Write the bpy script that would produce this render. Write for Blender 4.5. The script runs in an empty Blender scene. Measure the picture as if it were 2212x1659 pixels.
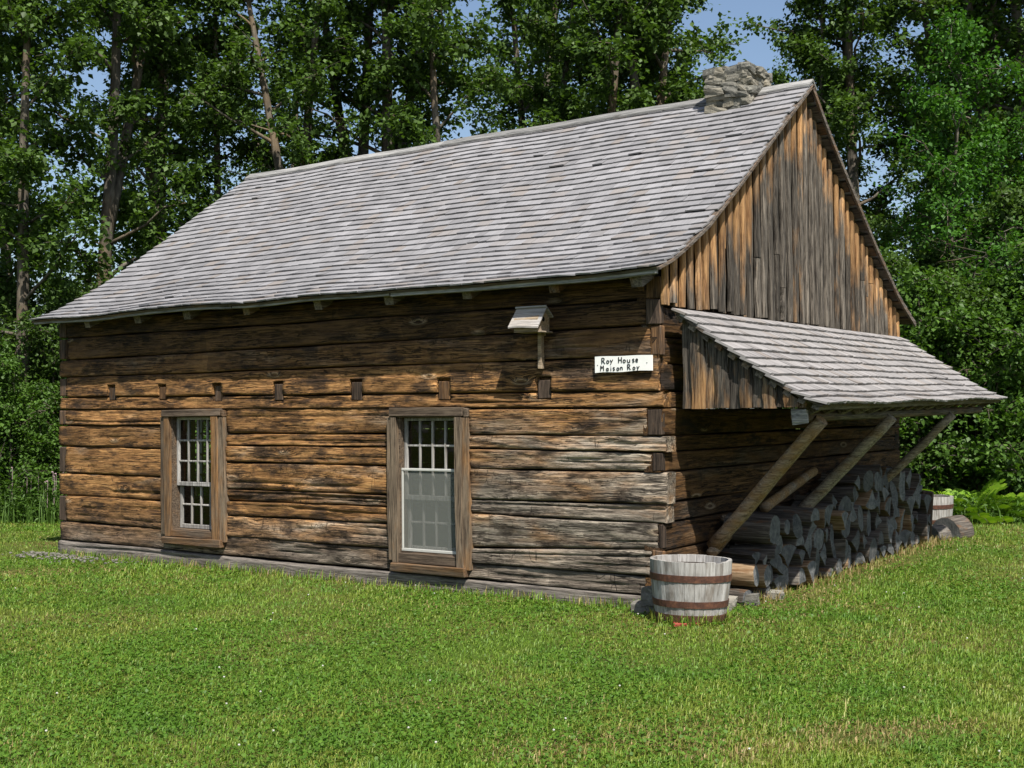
import bpy, math, random
import numpy as np
from mathutils import Vector, Matrix

# ------------------------------------------------------------------ camera, sky, sun, exposure
S = bpy.context.scene
COL = S.collection
CAM_POS = (4.5342, -8.713, 1.6)
YAW, PITCH, ROLL = -0.6019, 0.0231, -0.0086
cd = bpy.data.cameras.new('camera'); cam = bpy.data.objects.new('camera', cd); COL.objects.link(cam)
_f = Vector((math.sin(YAW)*math.cos(PITCH), math.cos(YAW)*math.cos(PITCH), math.sin(PITCH)))
_r0 = Vector((math.cos(YAW), -math.sin(YAW), 0)); _u0 = _r0.cross(_f)
_r = _r0*math.cos(ROLL)+_u0*math.sin(ROLL); _u = -_r0*math.sin(ROLL)+_u0*math.cos(ROLL)
M = Matrix((_r, _u, -_f)).transposed().to_4x4(); M.translation = CAM_POS
cam.matrix_world = M
cd.sensor_fit = 'HORIZONTAL'; cd.sensor_width = 36.0; cd.lens = 36.0*2615.39/2212.0
cd.clip_start = 0.1; cd.clip_end = 2000
S.camera = cam

SUN = Vector((1.34, -1.0, 2.4)).normalized()          # towards the sun
EL = math.asin(SUN.z); AZ = math.atan2(SUN.x, SUN.y)
w = bpy.data.worlds.new('World'); S.world = w; w.use_nodes = True
nt = w.node_tree; nt.nodes.clear()
sky = nt.nodes.new('ShaderNodeTexSky'); sky.sky_type = 'NISHITA'; sky.sun_disc = False
sky.sun_elevation = EL; sky.sun_rotation = AZ; sky.air_density = 1.0; sky.dust_density = 1.6; sky.ozone_density = 1.0
bg = nt.nodes.new('ShaderNodeBackground'); bg.inputs[1].default_value = 0.088
wo = nt.nodes.new('ShaderNodeOutputWorld')
nt.links.new(sky.outputs[0], bg.inputs[0]); nt.links.new(bg.outputs[0], wo.inputs[0])
ld = bpy.data.lights.new('sun', 'SUN'); ld.energy = 5.0; ld.angle = math.radians(0.53); ld.color = (1.0, 0.95, 0.87)
sun = bpy.data.objects.new('sun', ld); COL.objects.link(sun)
sun.rotation_euler = SUN.to_track_quat('Z', 'Y').to_euler(); sun.location = (0, 0, 30)
S.view_settings.view_transform = 'Standard'; S.view_settings.look = 'None'
S.view_settings.gamma = 1.0; S.view_settings.use_curve_mapping = False
S.view_settings.exposure = 0.75
S.cycles.max_bounces = 6; S.cycles.transparent_max_bounces = 8

rng = np.random.default_rng(11)
random.seed(5)
U = random.uniform
PI = math.pi

# ------------------------------------------------------------------ helpers
def mesh_of(name, V, F, rnd=None, wth=None, smooth=False):
    me = bpy.data.meshes.new(name)
    me.from_pydata([tuple(v) for v in V], [], F)
    _attrs(me, rnd, wth, smooth)
    return me
def _attrs(me, rnd, wth, smooth):
    n = len(me.vertices)
    if rnd is not None:
        a = me.attributes.new('rnd', 'FLOAT', 'POINT')
        a.data.foreach_set('value', np.broadcast_to(np.asarray(rnd, np.float32), (n,)).copy())
    if wth is not None:
        a = me.attributes.new('wth', 'FLOAT', 'POINT')
        a.data.foreach_set('value', np.asarray(wth, np.float32))
    if smooth:
        me.polygons.foreach_set('use_smooth', np.ones(len(me.polygons), bool))
    me.update()
def np_mesh(name, V, tri, rnd=None, smooth=False):
    me = bpy.data.meshes.new(name)
    V = np.ascontiguousarray(V, np.float32); tri = np.ascontiguousarray(tri, np.int32)
    me.vertices.add(len(V)); me.vertices.foreach_set('co', V.ravel())
    k = tri.shape[1]
    me.loops.add(tri.size); me.loops.foreach_set('vertex_index', tri.ravel())
    me.polygons.add(len(tri)); me.polygons.foreach_set('loop_start', np.arange(0, tri.size, k, dtype=np.int32))
    me.polygons.foreach_set('loop_total', np.full(len(tri), k, np.int32))
    me.update(calc_edges=True)
    _attrs(me, rnd, None, smooth)
    return me
def link(name, me, mat=None, parent=None, label=None, cat=None, group=None, kind=None):
    o = bpy.data.objects.new(name, me); COL.objects.link(o)
    if mat is not None and me is not None and not me.materials: me.materials.append(mat)
    if parent is not None: o.parent = parent
    if label: o['label'] = label
    if cat: o['category'] = cat
    if group: o['group'] = group
    if kind: o['kind'] = kind
    return o
def empty(name, loc, label, cat, group=None, rz=0):
    o = link(name, None, None, None, label, cat, group); o.location = loc; o.rotation_euler = (0, 0, rz)
    o.empty_display_size = 0.2
    return o

class MB:
    """collects shapes into one mesh"""
    def __init__(s): s.V = []; s.F = []; s.R = []; s.W = []
    def add(s, V, F, rnd=0.5, wth=0.0):
        o = len(s.V); s.V += [tuple(v) for v in V]; s.F += [tuple(i+o for i in f) for f in F]
        s.R += list(np.broadcast_to(np.asarray(rnd, float), (len(V),)))
        s.W += list(np.broadcast_to(np.asarray(wth, float), (len(V),)))
    def build(s, name, mat, parent=None, smooth=False, **k):
        return link(name, mesh_of(name, s.V, s.F, s.R, s.W, smooth), mat, parent, **k)
BOXF = [(0,3,2,1),(4,5,6,7),(0,1,5,4),(1,2,6,5),(2,3,7,6),(3,0,4,7)]
def boxv(x0, x1, y0, y1, z0, z1, j=0.0):
    V = [(x0,y0,z0),(x1,y0,z0),(x1,y1,z0),(x0,y1,z0),(x0,y0,z1),(x1,y0,z1),(x1,y1,z1),(x0,y1,z1)]
    if j: V = [tuple(c+U(-j, j) for c in v) for v in V]
    return V
def bevbox(x0, x1, y0, y1, z0, z1, b=0.006, j=0.0):
    """box with chamfered edges"""
    V = []; F = []
    cx, cy, cz = (x0+x1)/2, (y0+y1)/2, (z0+z1)/2
    hx, hy, hz = (x1-x0)/2, (y1-y0)/2, (z1-z0)/2
    b = min(b, hx*.6, hy*.6, hz*.6)
    idx = {}
    for sx in (-1, 1):
        for sy in (-1, 1):
            for sz in (-1, 1):
                jj = (U(-j, j), U(-j, j), U(-j, j))
                for ax in range(3):
                    p = [sx*(hx-b), sy*(hy-b), sz*(hz-b)]
                    h = (hx, hy, hz)[ax]; p[ax] = (sx, sy, sz)[ax]*h
                    idx[(sx, sy, sz, ax)] = len(V)
                    V.append((cx+p[0]+jj[0], cy+p[1]+jj[1], cz+p[2]+jj[2]))
    for ax in range(3):
        o = [a for a in range(3) if a != ax]
        for s in (-1, 1):
            q = []
            for (a, c) in ((-1,-1),(1,-1),(1,1),(-1,1)):
                k = [0,0,0]; k[ax] = s; k[o[0]] = a; k[o[1]] = c
                q.append(idx[(k[0],k[1],k[2],ax)])
            F.append(tuple(q) if (s > 0) != (ax == 1) else tuple(reversed(q)))
    for ax in range(3):           # edges along ax
        o = [a for a in range(3) if a != ax]
        for a in (-1, 1):
            for c in (-1, 1):
                k0 = [0,0,0]; k0[o[0]] = a; k0[o[1]] = c
                k0[ax] = -1; k1 = list(k0); k1[ax] = 1
                q = [idx[(*k0,o[0])], idx[(*k1,o[0])], idx[(*k1,o[1])], idx[(*k0,o[1])]]
                F.append(tuple(q))
    for sx in (-1, 1):
        for sy in (-1, 1):
            for sz in (-1, 1):
                F.append(tuple(idx[(sx,sy,sz,a)] for a in range(3)))
    return V, F
def tube(P, Rr, n=8, cap=True, jit=0.0, ph=0.0):
    V = []; F = []; P = [Vector(p) for p in P]
    up = Vector((0.13, 0.31, 0.94))
    for i, p in enumerate(P):
        t = (P[min(i+1, len(P)-1)]-P[max(i-1, 0)]).normalized()
        if abs(t.dot(up)) > .95: a = t.cross(Vector((1, .2, 0))).normalized()
        else: a = t.cross(up).normalized()
        b = t.cross(a)
        for k in range(n):
            an = 2*PI*k/n+ph; r = Rr[i]*(1+U(-jit, jit))
            V.append(p+a*(r*math.cos(an))+b*(r*math.sin(an)))
    for i in range(len(P)-1):
        for k in range(n):
            k2 = (k+1) % n
            F.append((i*n+k, i*n+k2, (i+1)*n+k2, (i+1)*n+k))
    if cap:
        F.append(tuple(range(n-1, -1, -1))); F.append(tuple((len(P)-1)*n+k for k in range(n)))
    return V, F

# ------------------------------------------------------------------ material building
class NT:
    def __init__(s, name):
        s.m = bpy.data.materials.new(name); s.m.use_nodes = True
        s.t = s.m.node_tree; s.t.nodes.clear()
        s.out = s.t.nodes.new('ShaderNodeOutputMaterial')
    def n(s, ty, ins=None, **kw):
        nd = s.t.nodes.new(ty)
        for k, v in kw.items(): setattr(nd, k, v)
        for k, v in (ins or {}).items():
            sk = nd.inputs[k]
            if isinstance(v, bpy.types.NodeSocket): s.t.links.new(v, sk)
            else: sk.default_value = v
        return nd
    def math(s, op, a, b=0.0, clamp=False):
        nd = s.n('ShaderNodeMath', {0: a, 1: b}, operation=op); nd.use_clamp = clamp; return nd.outputs[0]
    def mapping(s, vec, scale=(1,1,1), loc=(0,0,0)):
        return s.n('ShaderNodeMapping', {'Vector': vec, 'Scale': scale, 'Location': loc}).outputs[0]
    def noise(s, vec, scale=1.0, detail=4.0, rough=0.55, dist=0.0):
        return s.n('ShaderNodeTexNoise', {'Vector': vec, 'Scale': scale, 'Detail': detail, 'Roughness': rough, 'Distortion': dist}).outputs[0]
    def ramp(s, fac, stops, interp='LINEAR'):
        nd = s.n('ShaderNodeValToRGB', {0: fac}); cr = nd.color_ramp; cr.interpolation = interp
        while len(cr.elements) < len(stops): cr.elements.new(0.5)
        for e, (p, c) in zip(cr.elements, stops):
            e.position = p; e.color = (*c, 1) if not isinstance(c, (int, float)) else (c, c, c, 1)
        return nd.outputs[0]
    def mix(s, fac, a, b, mode='MIX'):
        nd = s.n('ShaderNodeMix', data_type='RGBA', blend_type=mode)
        for k, v in ((0, fac), (6, a), (7, b)):
            if isinstance(v, bpy.types.NodeSocket): s.t.links.new(v, nd.inputs[k])
            else: nd.inputs[k].default_value = v if k == 0 else (*v[:3], 1)
        return nd.outputs[2]
    def attr(s, name): return s.n('ShaderNodeAttribute', attribute_name=name).outputs['Fac']
    def pos(s): return s.n('ShaderNodeTexCoord').outputs['Object']
    def offset(s, vec, fac, k=(37., 53., 19.)):
        c = s.n('ShaderNodeCombineXYZ', {0: s.math('MULTIPLY', fac, k[0]), 1: s.math('MULTIPLY', fac, k[1]), 2: s.math('MULTIPLY', fac, k[2])}).outputs[0]
        return s.n('ShaderNodeVectorMath', {0: vec, 1: c}, operation='ADD').outputs[0]
    def bump(s, h, strength=0.5, dist=0.01, normal=None):
        ins = {'Height': h, 'Strength': strength, 'Distance': dist}
        if normal is not None: ins['Normal'] = normal
        return s.n('ShaderNodeBump', ins).outputs[0]
    def finish(s, col, rough=0.8, normal=None, spec=0.3, metal=0.0):
        ins = {'Base Color': col if isinstance(col, bpy.types.NodeSocket) else (*col, 1), 'Roughness': rough, 'Specular IOR Level': spec, 'Metallic': metal}
        if normal is not None: ins['Normal'] = normal
        b = s.n('ShaderNodeBsdfPrincipled', ins)
        s.t.links.new(b.outputs[0], s.out.inputs[0]); return s.m

def sc_axis(ax, along, across):
    v = [across]*3; v[ax] = along; return tuple(v)

def log_material(name, ax, grey=0.0, gain=1.0, dark=1.0):
    """hewn, weathered log timber: brown-orange heart, silver patches, dark stains, checks, knots"""
    t = NT(name); P = t.pos(); rn = t.attr('rnd')
    Pr = t.offset(P, rn)
    sep = t.n('ShaderNodeSeparateXYZ', {0: P})
    X, Y, Z = sep.outputs
    # knots pull the grain around them
    kv = t.n('ShaderNodeTexVoronoi', {'Vector': t.mapping(Pr, sc_axis(ax, 1.25, 4.2)), 'Scale': 1.0, 'Randomness': 1.0})
    kd = kv.outputs['Distance']
    near = t.math('SUBTRACT', 1.0, t.math('MULTIPLY', kd, 3.2), True)
    warp = t.math('MULTIPLY', t.math('POWER', near, 2.0), 0.085)
    cw = [0.0, 0.0, 0.0]; comb = t.n('ShaderNodeCombineXYZ'); t.t.links.new(warp, comb.inputs[2])
    Pk = t.n('ShaderNodeVectorMath', {0: Pr, 1: comb.outputs[0]}, operation='ADD').outputs[0]
    g1 = t.noise(t.mapping(Pk, sc_axis(ax, 2.0, 34)), 1.0, 8, 0.68, 0.35)
    g2 = t.noise(t.mapping(Pk, sc_axis(ax, 5.0, 130)), 1.0, 4, 0.7)
    blot = t.noise(t.mapping(Pr, sc_axis(ax, 0.9, 4.0)), 1.0, 5, 0.6, 0.5)
    blot2 = t.noise(t.mapping(Pr, sc_axis(ax, 2.4, 6.0), (7, 3, 1)), 1.0, 5, 0.65)
    gg = t.math('ADD', t.math('MULTIPLY', g1, 0.62), t.math('MULTIPLY', g2, 0.38))
    brown = t.ramp(gg, [(0.30, (0.022, 0.011, 0.006)), (0.40, (0.11, 0.053, 0.021)), (0.50, (0.275, 0.140, 0.05)), (0.60, (0.40, 0.22, 0.086)), (0.72, (0.56, 0.37, 0.18))])
    greyc = t.ramp(gg, [(0.30, (0.022, 0.019, 0.016)), (0.42, (0.125, 0.105, 0.082)), (0.53, (0.29, 0.25, 0.20)), (0.68, (0.54, 0.47, 0.37))])
    # weathering: silver where rain reaches (low on the wall, by the corner), heart colour where sheltered
    if ax == 0:
        wx = t.math('MULTIPLY', t.math('ADD', X, 3.0), 0.115)
        wz = t.math('MULTIPLY', t.math('SUBTRACT', 1.15, Z), 0.42)
        bias = t.math('ADD', wx, wz)
    else:
        bias = t.math('MULTIPLY', t.math('SUBTRACT', 0.8, Z), 0.2)
    bias = t.math('MAXIMUM', bias, -0.35)
    gf = t.math('ADD', t.math('ADD', t.math('MULTIPLY', bias, 0.9), t.math('MULTIPLY', t.math('SUBTRACT', blot, 0.5), 2.6)), t.math('ADD', t.math('MULTIPLY', t.math('SUBTRACT', rn, 0.5), 0.55), grey+0.12))
    gf = t.ramp(gf, [(0.0, 0.0), (0.22, 0.25), (0.62, 0.92), (1.0, 1.0)])
    col = t.mix(gf, brown, greyc)
    # damp grey-brown foot of the wall
    if ax == 0:
        low = t.ramp(t.math('ADD', Z, t.math('MULTIPLY', t.math('SUBTRACT', blot2, 0.5), 0.3)), [(0.25, 1.0), (0.62, 0.0)])
        lowc = t.mix(0.7, col, t.ramp(gg, [(0.28, (0.025, 0.02, 0.016)), (0.5, (0.105, 0.083, 0.064)), (0.75, (0.21, 0.175, 0.14))]))
        col = t.mix(low, col, lowc)
        # old dark stain under the eaves, deepened to paint in eave shade
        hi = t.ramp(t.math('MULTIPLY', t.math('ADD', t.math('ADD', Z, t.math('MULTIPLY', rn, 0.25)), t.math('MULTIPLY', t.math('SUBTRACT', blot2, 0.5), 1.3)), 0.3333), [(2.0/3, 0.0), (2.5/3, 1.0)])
    # hewing facets: each length between axe cuts has its own tone
    fv = t.n('ShaderNodeTexVoronoi', {'Vector': t.mapping(Pr, sc_axis(ax, 2.3, 2.6)), 'Scale': 1.0, 'Randomness': 0.95}, distance='CHEBYCHEV')
    fs = t.n('ShaderNodeSeparateColor', {0: fv.outputs['Color']}).outputs[0]
    ftone = t.math('ADD', 0.72, t.math('MULTIPLY', fs, 0.5))
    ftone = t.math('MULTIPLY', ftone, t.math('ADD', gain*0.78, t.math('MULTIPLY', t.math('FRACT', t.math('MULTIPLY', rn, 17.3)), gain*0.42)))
    col = t.mix(1.0, col, t.n('ShaderNodeCombineColor', {0: ftone, 1: ftone, 2: ftone}).outputs[0], 'MULTIPLY')
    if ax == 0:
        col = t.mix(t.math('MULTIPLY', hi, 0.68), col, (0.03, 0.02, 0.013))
    # dark stains
    st = t.ramp(t.math('ADD', blot2, t.math('MULTIPLY', t.math('SUBTRACT', rn, 0.5), 0.14)), [(0.36, 1.0), (0.49, 0.0)])
    col = t.mix(t.math('MULTIPLY', st, min(1.0, 0.82*dark)), col, (0.022, 0.016, 0.012))
    # pale rings and splinters at the knots
    ring = t.ramp(kd, [(0.0, 0.0), (0.05, 0.2), (0.085, 1.0), (0.15, 0.0)])
    splin = t.noise(t.mapping(Pk, sc_axis(ax, 9, 70)), 1.0, 3, 0.6)
    col = t.mix(t.math('MULTIPLY', ring, t.math('MULTIPLY', splin, 0.75)), col, (0.55, 0.43, 0.29))
    kcore = t.ramp(kd, [(0.0, 1.0), (0.045, 0.9), (0.07, 0.0)])
    col = t.mix(t.math('MULTIPLY', kcore, 0.7), col, (0.05, 0.028, 0.015))
    # checks along the grain
    ck = t.noise(t.mapping(Pk, sc_axis(ax, 1.3, 46), (3, 9, 5)), 1.0, 4, 0.55, 0.3)
    ckm = t.ramp(t.math('ABSOLUTE', t.math('SUBTRACT', ck, 0.5)), [(0.0, 1.0), (0.016, 0.75), (0.034, 0.0)])
    gate = t.ramp(t.noise(t.mapping(Pr, sc_axis(ax, 1.3, 5), (11, 2, 8)), 1.0, 2), [(0.38, 0.0), (0.52, 1.0)])
    ckm = t.math('MULTIPLY', ckm, gate)
    col = t.mix(t.math('MULTIPLY', ckm, 0.85), col, (0.012, 0.009, 0.007))
    # axe scores across the grain
    sx = t.noise(t.mapping(Pr, sc_axis(ax, 7.5, 1.6), (1, 4, 2)), 1.0, 1, 0.4)
    sc = t.ramp(t.math('ABSOLUTE', t.math('SUBTRACT', sx, 0.5)), [(0.0, 1.0), (0.008, 0.0)])
    sg = t.ramp(t.noise(t.mapping(Pr, sc_axis(ax, 2.0, 9), (5, 6, 7)), 1.0, 2), [(0.55, 0.0), (0.62, 1.0)])
    scm = t.math('MULTIPLY', sc, sg)
    col = t.mix(t.math('MULTIPLY', scm, 0.6), col, (0.02, 0.014, 0.01))
    h = t.math('ADD', t.math('MULTIPLY', g1, 0.8), t.math('MULTIPLY', g2, 0.45))
    h = t.math('SUBTRACT', h, t.math('MULTIPLY', ckm, 0.9))
    h = t.math('SUBTRACT', h, t.math('MULTIPLY', scm, 0.4))
    h = t.math('ADD', h, t.math('MULTIPLY', ring, 0.35))
    nrm = t.bump(h, 1.0, 0.020)
    return t.finish(col, 0.82, nrm, 0.2)

def board_material(name, ax, fresh, mid, greyl, greyd, use_w=True, wbias=0.0, contrast=1.0, bumpd=0.006):
    """thin boards: wth 0 = sheltered fresh timber, 1 = weathered"""
    t = NT(name); P = t.pos(); rn = t.attr('rnd'); Pr = t.offset(P, rn)
    g1 = t.noise(t.mapping(Pr, sc_axis(ax, 2.6, 55)), 1.0, 7, 0.7, 0.5)
    g2 = t.noise(t.mapping(Pr, sc_axis(ax, 6.0, 140)), 1.0, 4, 0.7)
    bl = t.noise(t.mapping(Pr, sc_axis(ax, 2.2, 9)), 1.0, 5, 0.65)
    g = t.math('ADD', t.math('MULTIPLY', g1, .6), t.math('MULTIPLY', g2, .4))
    fr = t.ramp(g, [(0.32, tuple(c*.10 for c in mid)), (0.43, mid), (0.56, fresh), (0.70, tuple(min(1, c*1.45) for c in fresh))])
    gr = t.ramp(g, [(0.32, tuple(c*.3 for c in greyd)), (0.43, greyd), (0.58, greyl), (0.70, tuple(c*1.4 for c in greyl))])
    base = t.attr('wth') if use_w else 0.75
    f = t.math('ADD', t.math('ADD', base, wbias), t.math('ADD', t.math('MULTIPLY', t.math('SUBTRACT', bl, 0.5), 1.9), t.math('MULTIPLY', t.math('SUBTRACT', rn, 0.5), 0.7)))
    f = t.ramp(f, [(0.25, 0.0), (0.75, 1.0)])
    col = t.mix(f, fr, gr)
    tone = t.math('ADD', 0.68, t.math('MULTIPLY', t.math('FRACT', t.math('MULTIPLY', rn, 7.31)), 0.64*contrast))
    col = t.mix(1.0, col, t.n('ShaderNodeCombineColor', {0: tone, 1: tone, 2: tone}).outputs[0], 'MULTIPLY')
    kv = t.n('ShaderNodeTexVoronoi', {'Vector': t.mapping(Pr, sc_axis(ax, 1.6, 7)), 'Scale': 1.0}).outputs['Distance']
    kn = t.ramp(kv, [(0.0, 1.0), (0.07, 0.6), (0.13, 0.0)])
    col = t.mix(t.math('MULTIPLY', kn, 0.75), col, (0.03, 0.02, 0.013))
    nrm = t.bump(g, 0.8, bumpd)
    return t.finish(col, 0.82, nrm, 0.2)

def shingle_material(name, ax_v, tint, lo, hi):
    """weathered cedar shingles; each piece its own grey, streaks run down the slope"""
    t = NT(name); P = t.pos(); rn = t.attr('rnd'); Pr = t.offset(P, rn)
    sc = [70, 3, 3] if ax_v == 0 else [3, 70, 3]
    g = t.noise(t.mapping(Pr, tuple(sc)), 1.0, 4, 0.65)
    big = t.noise(P, 0.55, 4, 0.6)
    tone = t.math('ADD', lo, t.math('MULTIPLY', t.math('FRACT', t.math('MULTIPLY', rn, 13.7)), hi-lo))
    tone = t.math('MULTIPLY', tone, t.math('ADD', 0.62, t.math('MULTIPLY', g, 0.78)))
    tone = t.math('MULTIPLY', tone, t.math('ADD', 0.72, t.math('MULTIPLY', big, 0.56)))
    c = t.n('ShaderNodeCombineColor', {0: t.math('MULTIPLY', tone, tint[0]), 1: t.math('MULTIPLY', tone, tint[1]), 2: t.math('MULTIPLY', tone, tint[2])}).outputs[0]
    br = t.ramp(t.math('FRACT', t.math('MULTIPLY', rn, 29.3)), [(0.80, 0.0), (0.97, 0.5)])
    c = t.mix(br, c, (0.20, 0.165, 0.135))
    return t.finish(c, 0.75, t.bump(g, 0.5, 0.004), 0.3)

def simple(name, col, rough=0.8, spec=0.3, nscale=20, namt=0.35, bumpd=0.004, metal=0.0):
    t = NT(name); P = t.pos()
    n1 = t.noise(P, nscale, 5, 0.6)
    c = t.mix(n1, tuple(x*(1-namt) for x in col), tuple(min(1, x*(1+namt)) for x in col))
    return t.finish(c, rough, t.bump(n1, 0.5, bumpd), spec, metal)

def leaf_material(name, dark, light, trans):
    t = NT(name); rn = t.attr('rnd')
    c = t.ramp(rn, [(0.0, dark), (0.7, tuple((a+b)/2 for a, b in zip(dark, light))), (0.985, light), (1.0, tuple(min(1, x*1.25) for x in light))])
    b = t.n('ShaderNodeBsdfPrincipled', {'Base Color': c, 'Roughness': 0.5, 'Specular IOR Level': 0.25})
    tr = t.n('ShaderNodeBsdfTranslucent', {'Color': t.mix(1.0, c, trans, 'MULTIPLY')})
    mx = t.n('ShaderNodeMixShader', {0: 0.40, 1: b.outputs[0], 2: tr.outputs[0]})
    t.t.links.new(mx.outputs[0], t.out.inputs[0]); return t.m

MAT = {}
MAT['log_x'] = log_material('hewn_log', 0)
MAT['log_y'] = log_material('hewn_log_side', 1, grey=-0.32, gain=0.36, dark=1.2)  # tone and stains darkened to put the lean-to's shade into the wood
MAT['endgrain'] = board_material('log_end_grain', 2, (0.21, 0.11, 0.045), (0.09, 0.045, 0.02), (0.085, 0.06, 0.043), (0.018, 0.013, 0.010), False, .05, 1.0)
MAT['gable'] = board_material('gable_board', 2, (0.37, 0.215, 0.095), (0.17, 0.085, 0.036), (0.125, 0.108, 0.088), (0.02, 0.017, 0.014), True, 0.0, 1.5, 0.02)
MAT['frame'] = board_material('window_timber', 2, (0.25, 0.135, 0.055), (0.12, 0.062, 0.026), (0.19, 0.145, 0.10), (0.05, 0.036, 0.025), False, -0.15, .8)
MAT['frame_x'] = board_material('window_timber_flat', 0, (0.19, 0.105, 0.046), (0.10, 0.052, 0.024), (0.16, 0.12, 0.085), (0.05, 0.036, 0.025), False, 0.05, .6)
MAT['sash'] = board_material('sash_paint_worn', 2, (0.42, 0.40, 0.37), (0.28, 0.26, 0.235), (0.45, 0.435, 0.41), (0.17, 0.16, 0.15), False, 0.0, .5, .003)
MAT['sill_timber'] = board_material('foundation_timber', 0, (0.20, 0.17, 0.135), (0.09, 0.075, 0.058), (0.22, 0.195, 0.17), (0.06, 0.052, 0.045), False, 0.2, .5, .014)
MAT['shingle'] = shingle_material('roof_shingle', 0, (1.0, 0.98, 1.01), 0.168, 0.232)
MAT['shingle_l'] = shingle_material('lean_to_shingle', 1, (1.0, 0.95, 0.93), 0.185, 0.255)
MAT['sheath'] = board_material('roof_sheathing', 0, (0.20, 0.11, 0.05), (0.09, 0.05, 0.025), (0.12, 0.10, 0.08), (0.03, 0.024, 0.02), False, 0.0)
MAT['rafter'] = board_material('rafter_timber', 1, (0.22, 0.12, 0.055), (0.10, 0.055, 0.026), (0.20, 0.17, 0.14), (0.05, 0.042, 0.036), False, 0.1)
MAT['brace'] = board_material('brace_pole_wood', 0, (0.30, 0.19, 0.085), (0.17, 0.10, 0.045), (0.36, 0.315, 0.245), (0.12, 0.10, 0.075), False, -0.12)
MAT['ridge'] = board_material('ridge_board_wood', 0, (0.20, 0.19, 0.18), (0.12, 0.11, 0.10), (0.27, 0.265, 0.255), (0.10, 0.10, 0.097), False, 0.3)
MAT['dirt'] = simple('bare_earth', (0.07, 0.05, 0.034), 0.95, 0.1, 9, 0.5)
MAT['interior'] = simple('interior_floor', (0.05, 0.036, 0.024), 0.9, 0.1, 6, 0.4)

# ------------------------------------------------------------------ ground
def ground_h(x, y):
    return 0.012*np.sin(0.9*x+0.4*y)+0.010*np.sin(0.5*x-1.1*y+1.3)-0.012
t = NT('lawn_soil'); P = t.pos()
n1 = t.noise(P, 0.7, 6, 0.6); n2 = t.noise(P, 45, 4, 0.7)
c = t.mix(t.ramp(n1, [(0.42, 0.0), (0.66, 1.0)]), (0.058, 0.095, 0.014), (0.125, 0.10, 0.038))
c = t.mix(t.ramp(n2, [(0.35, 0.5), (0.6, 0.0)]), c, (0.04, 0.05, 0.014))
MAT['soil'] = t.finish(c, 0.95, t.bump(n2, 0.8, 0.02), 0.05)
gx = np.concatenate([[-300, -120, -60, -35], np.arange(-24, 14.01, 1.0), [20, 35, 70, 150, 300]])
gy = np.concatenate([[-300, -120, -50, -25], np.arange(-14, 32.01, 1.0), [45, 70, 120, 300]])
V = []; F = []
for yy in gy:
    for xx in gx: V.append((xx, yy, float(ground_h(xx, yy))))
nx = len(gx)
for j in range(len(gy)-1):
    for i in range(nx-1): F.append((j*nx+i, j*nx+i+1, (j+1)*nx+i+1, (j+1)*nx+i))
link('ground', mesh_of('ground', V, F, smooth=True), MAT['soil'], kind='structure')

# ------------------------------------------------------------------ the log house
L, W = 7.89, 6.31
TH = 0.16
house = empty('log_house', (0, 0, 0), 'old hewn-log house with grey shingle roof, stone chimney and lean-to woodshed', 'house')

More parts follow.
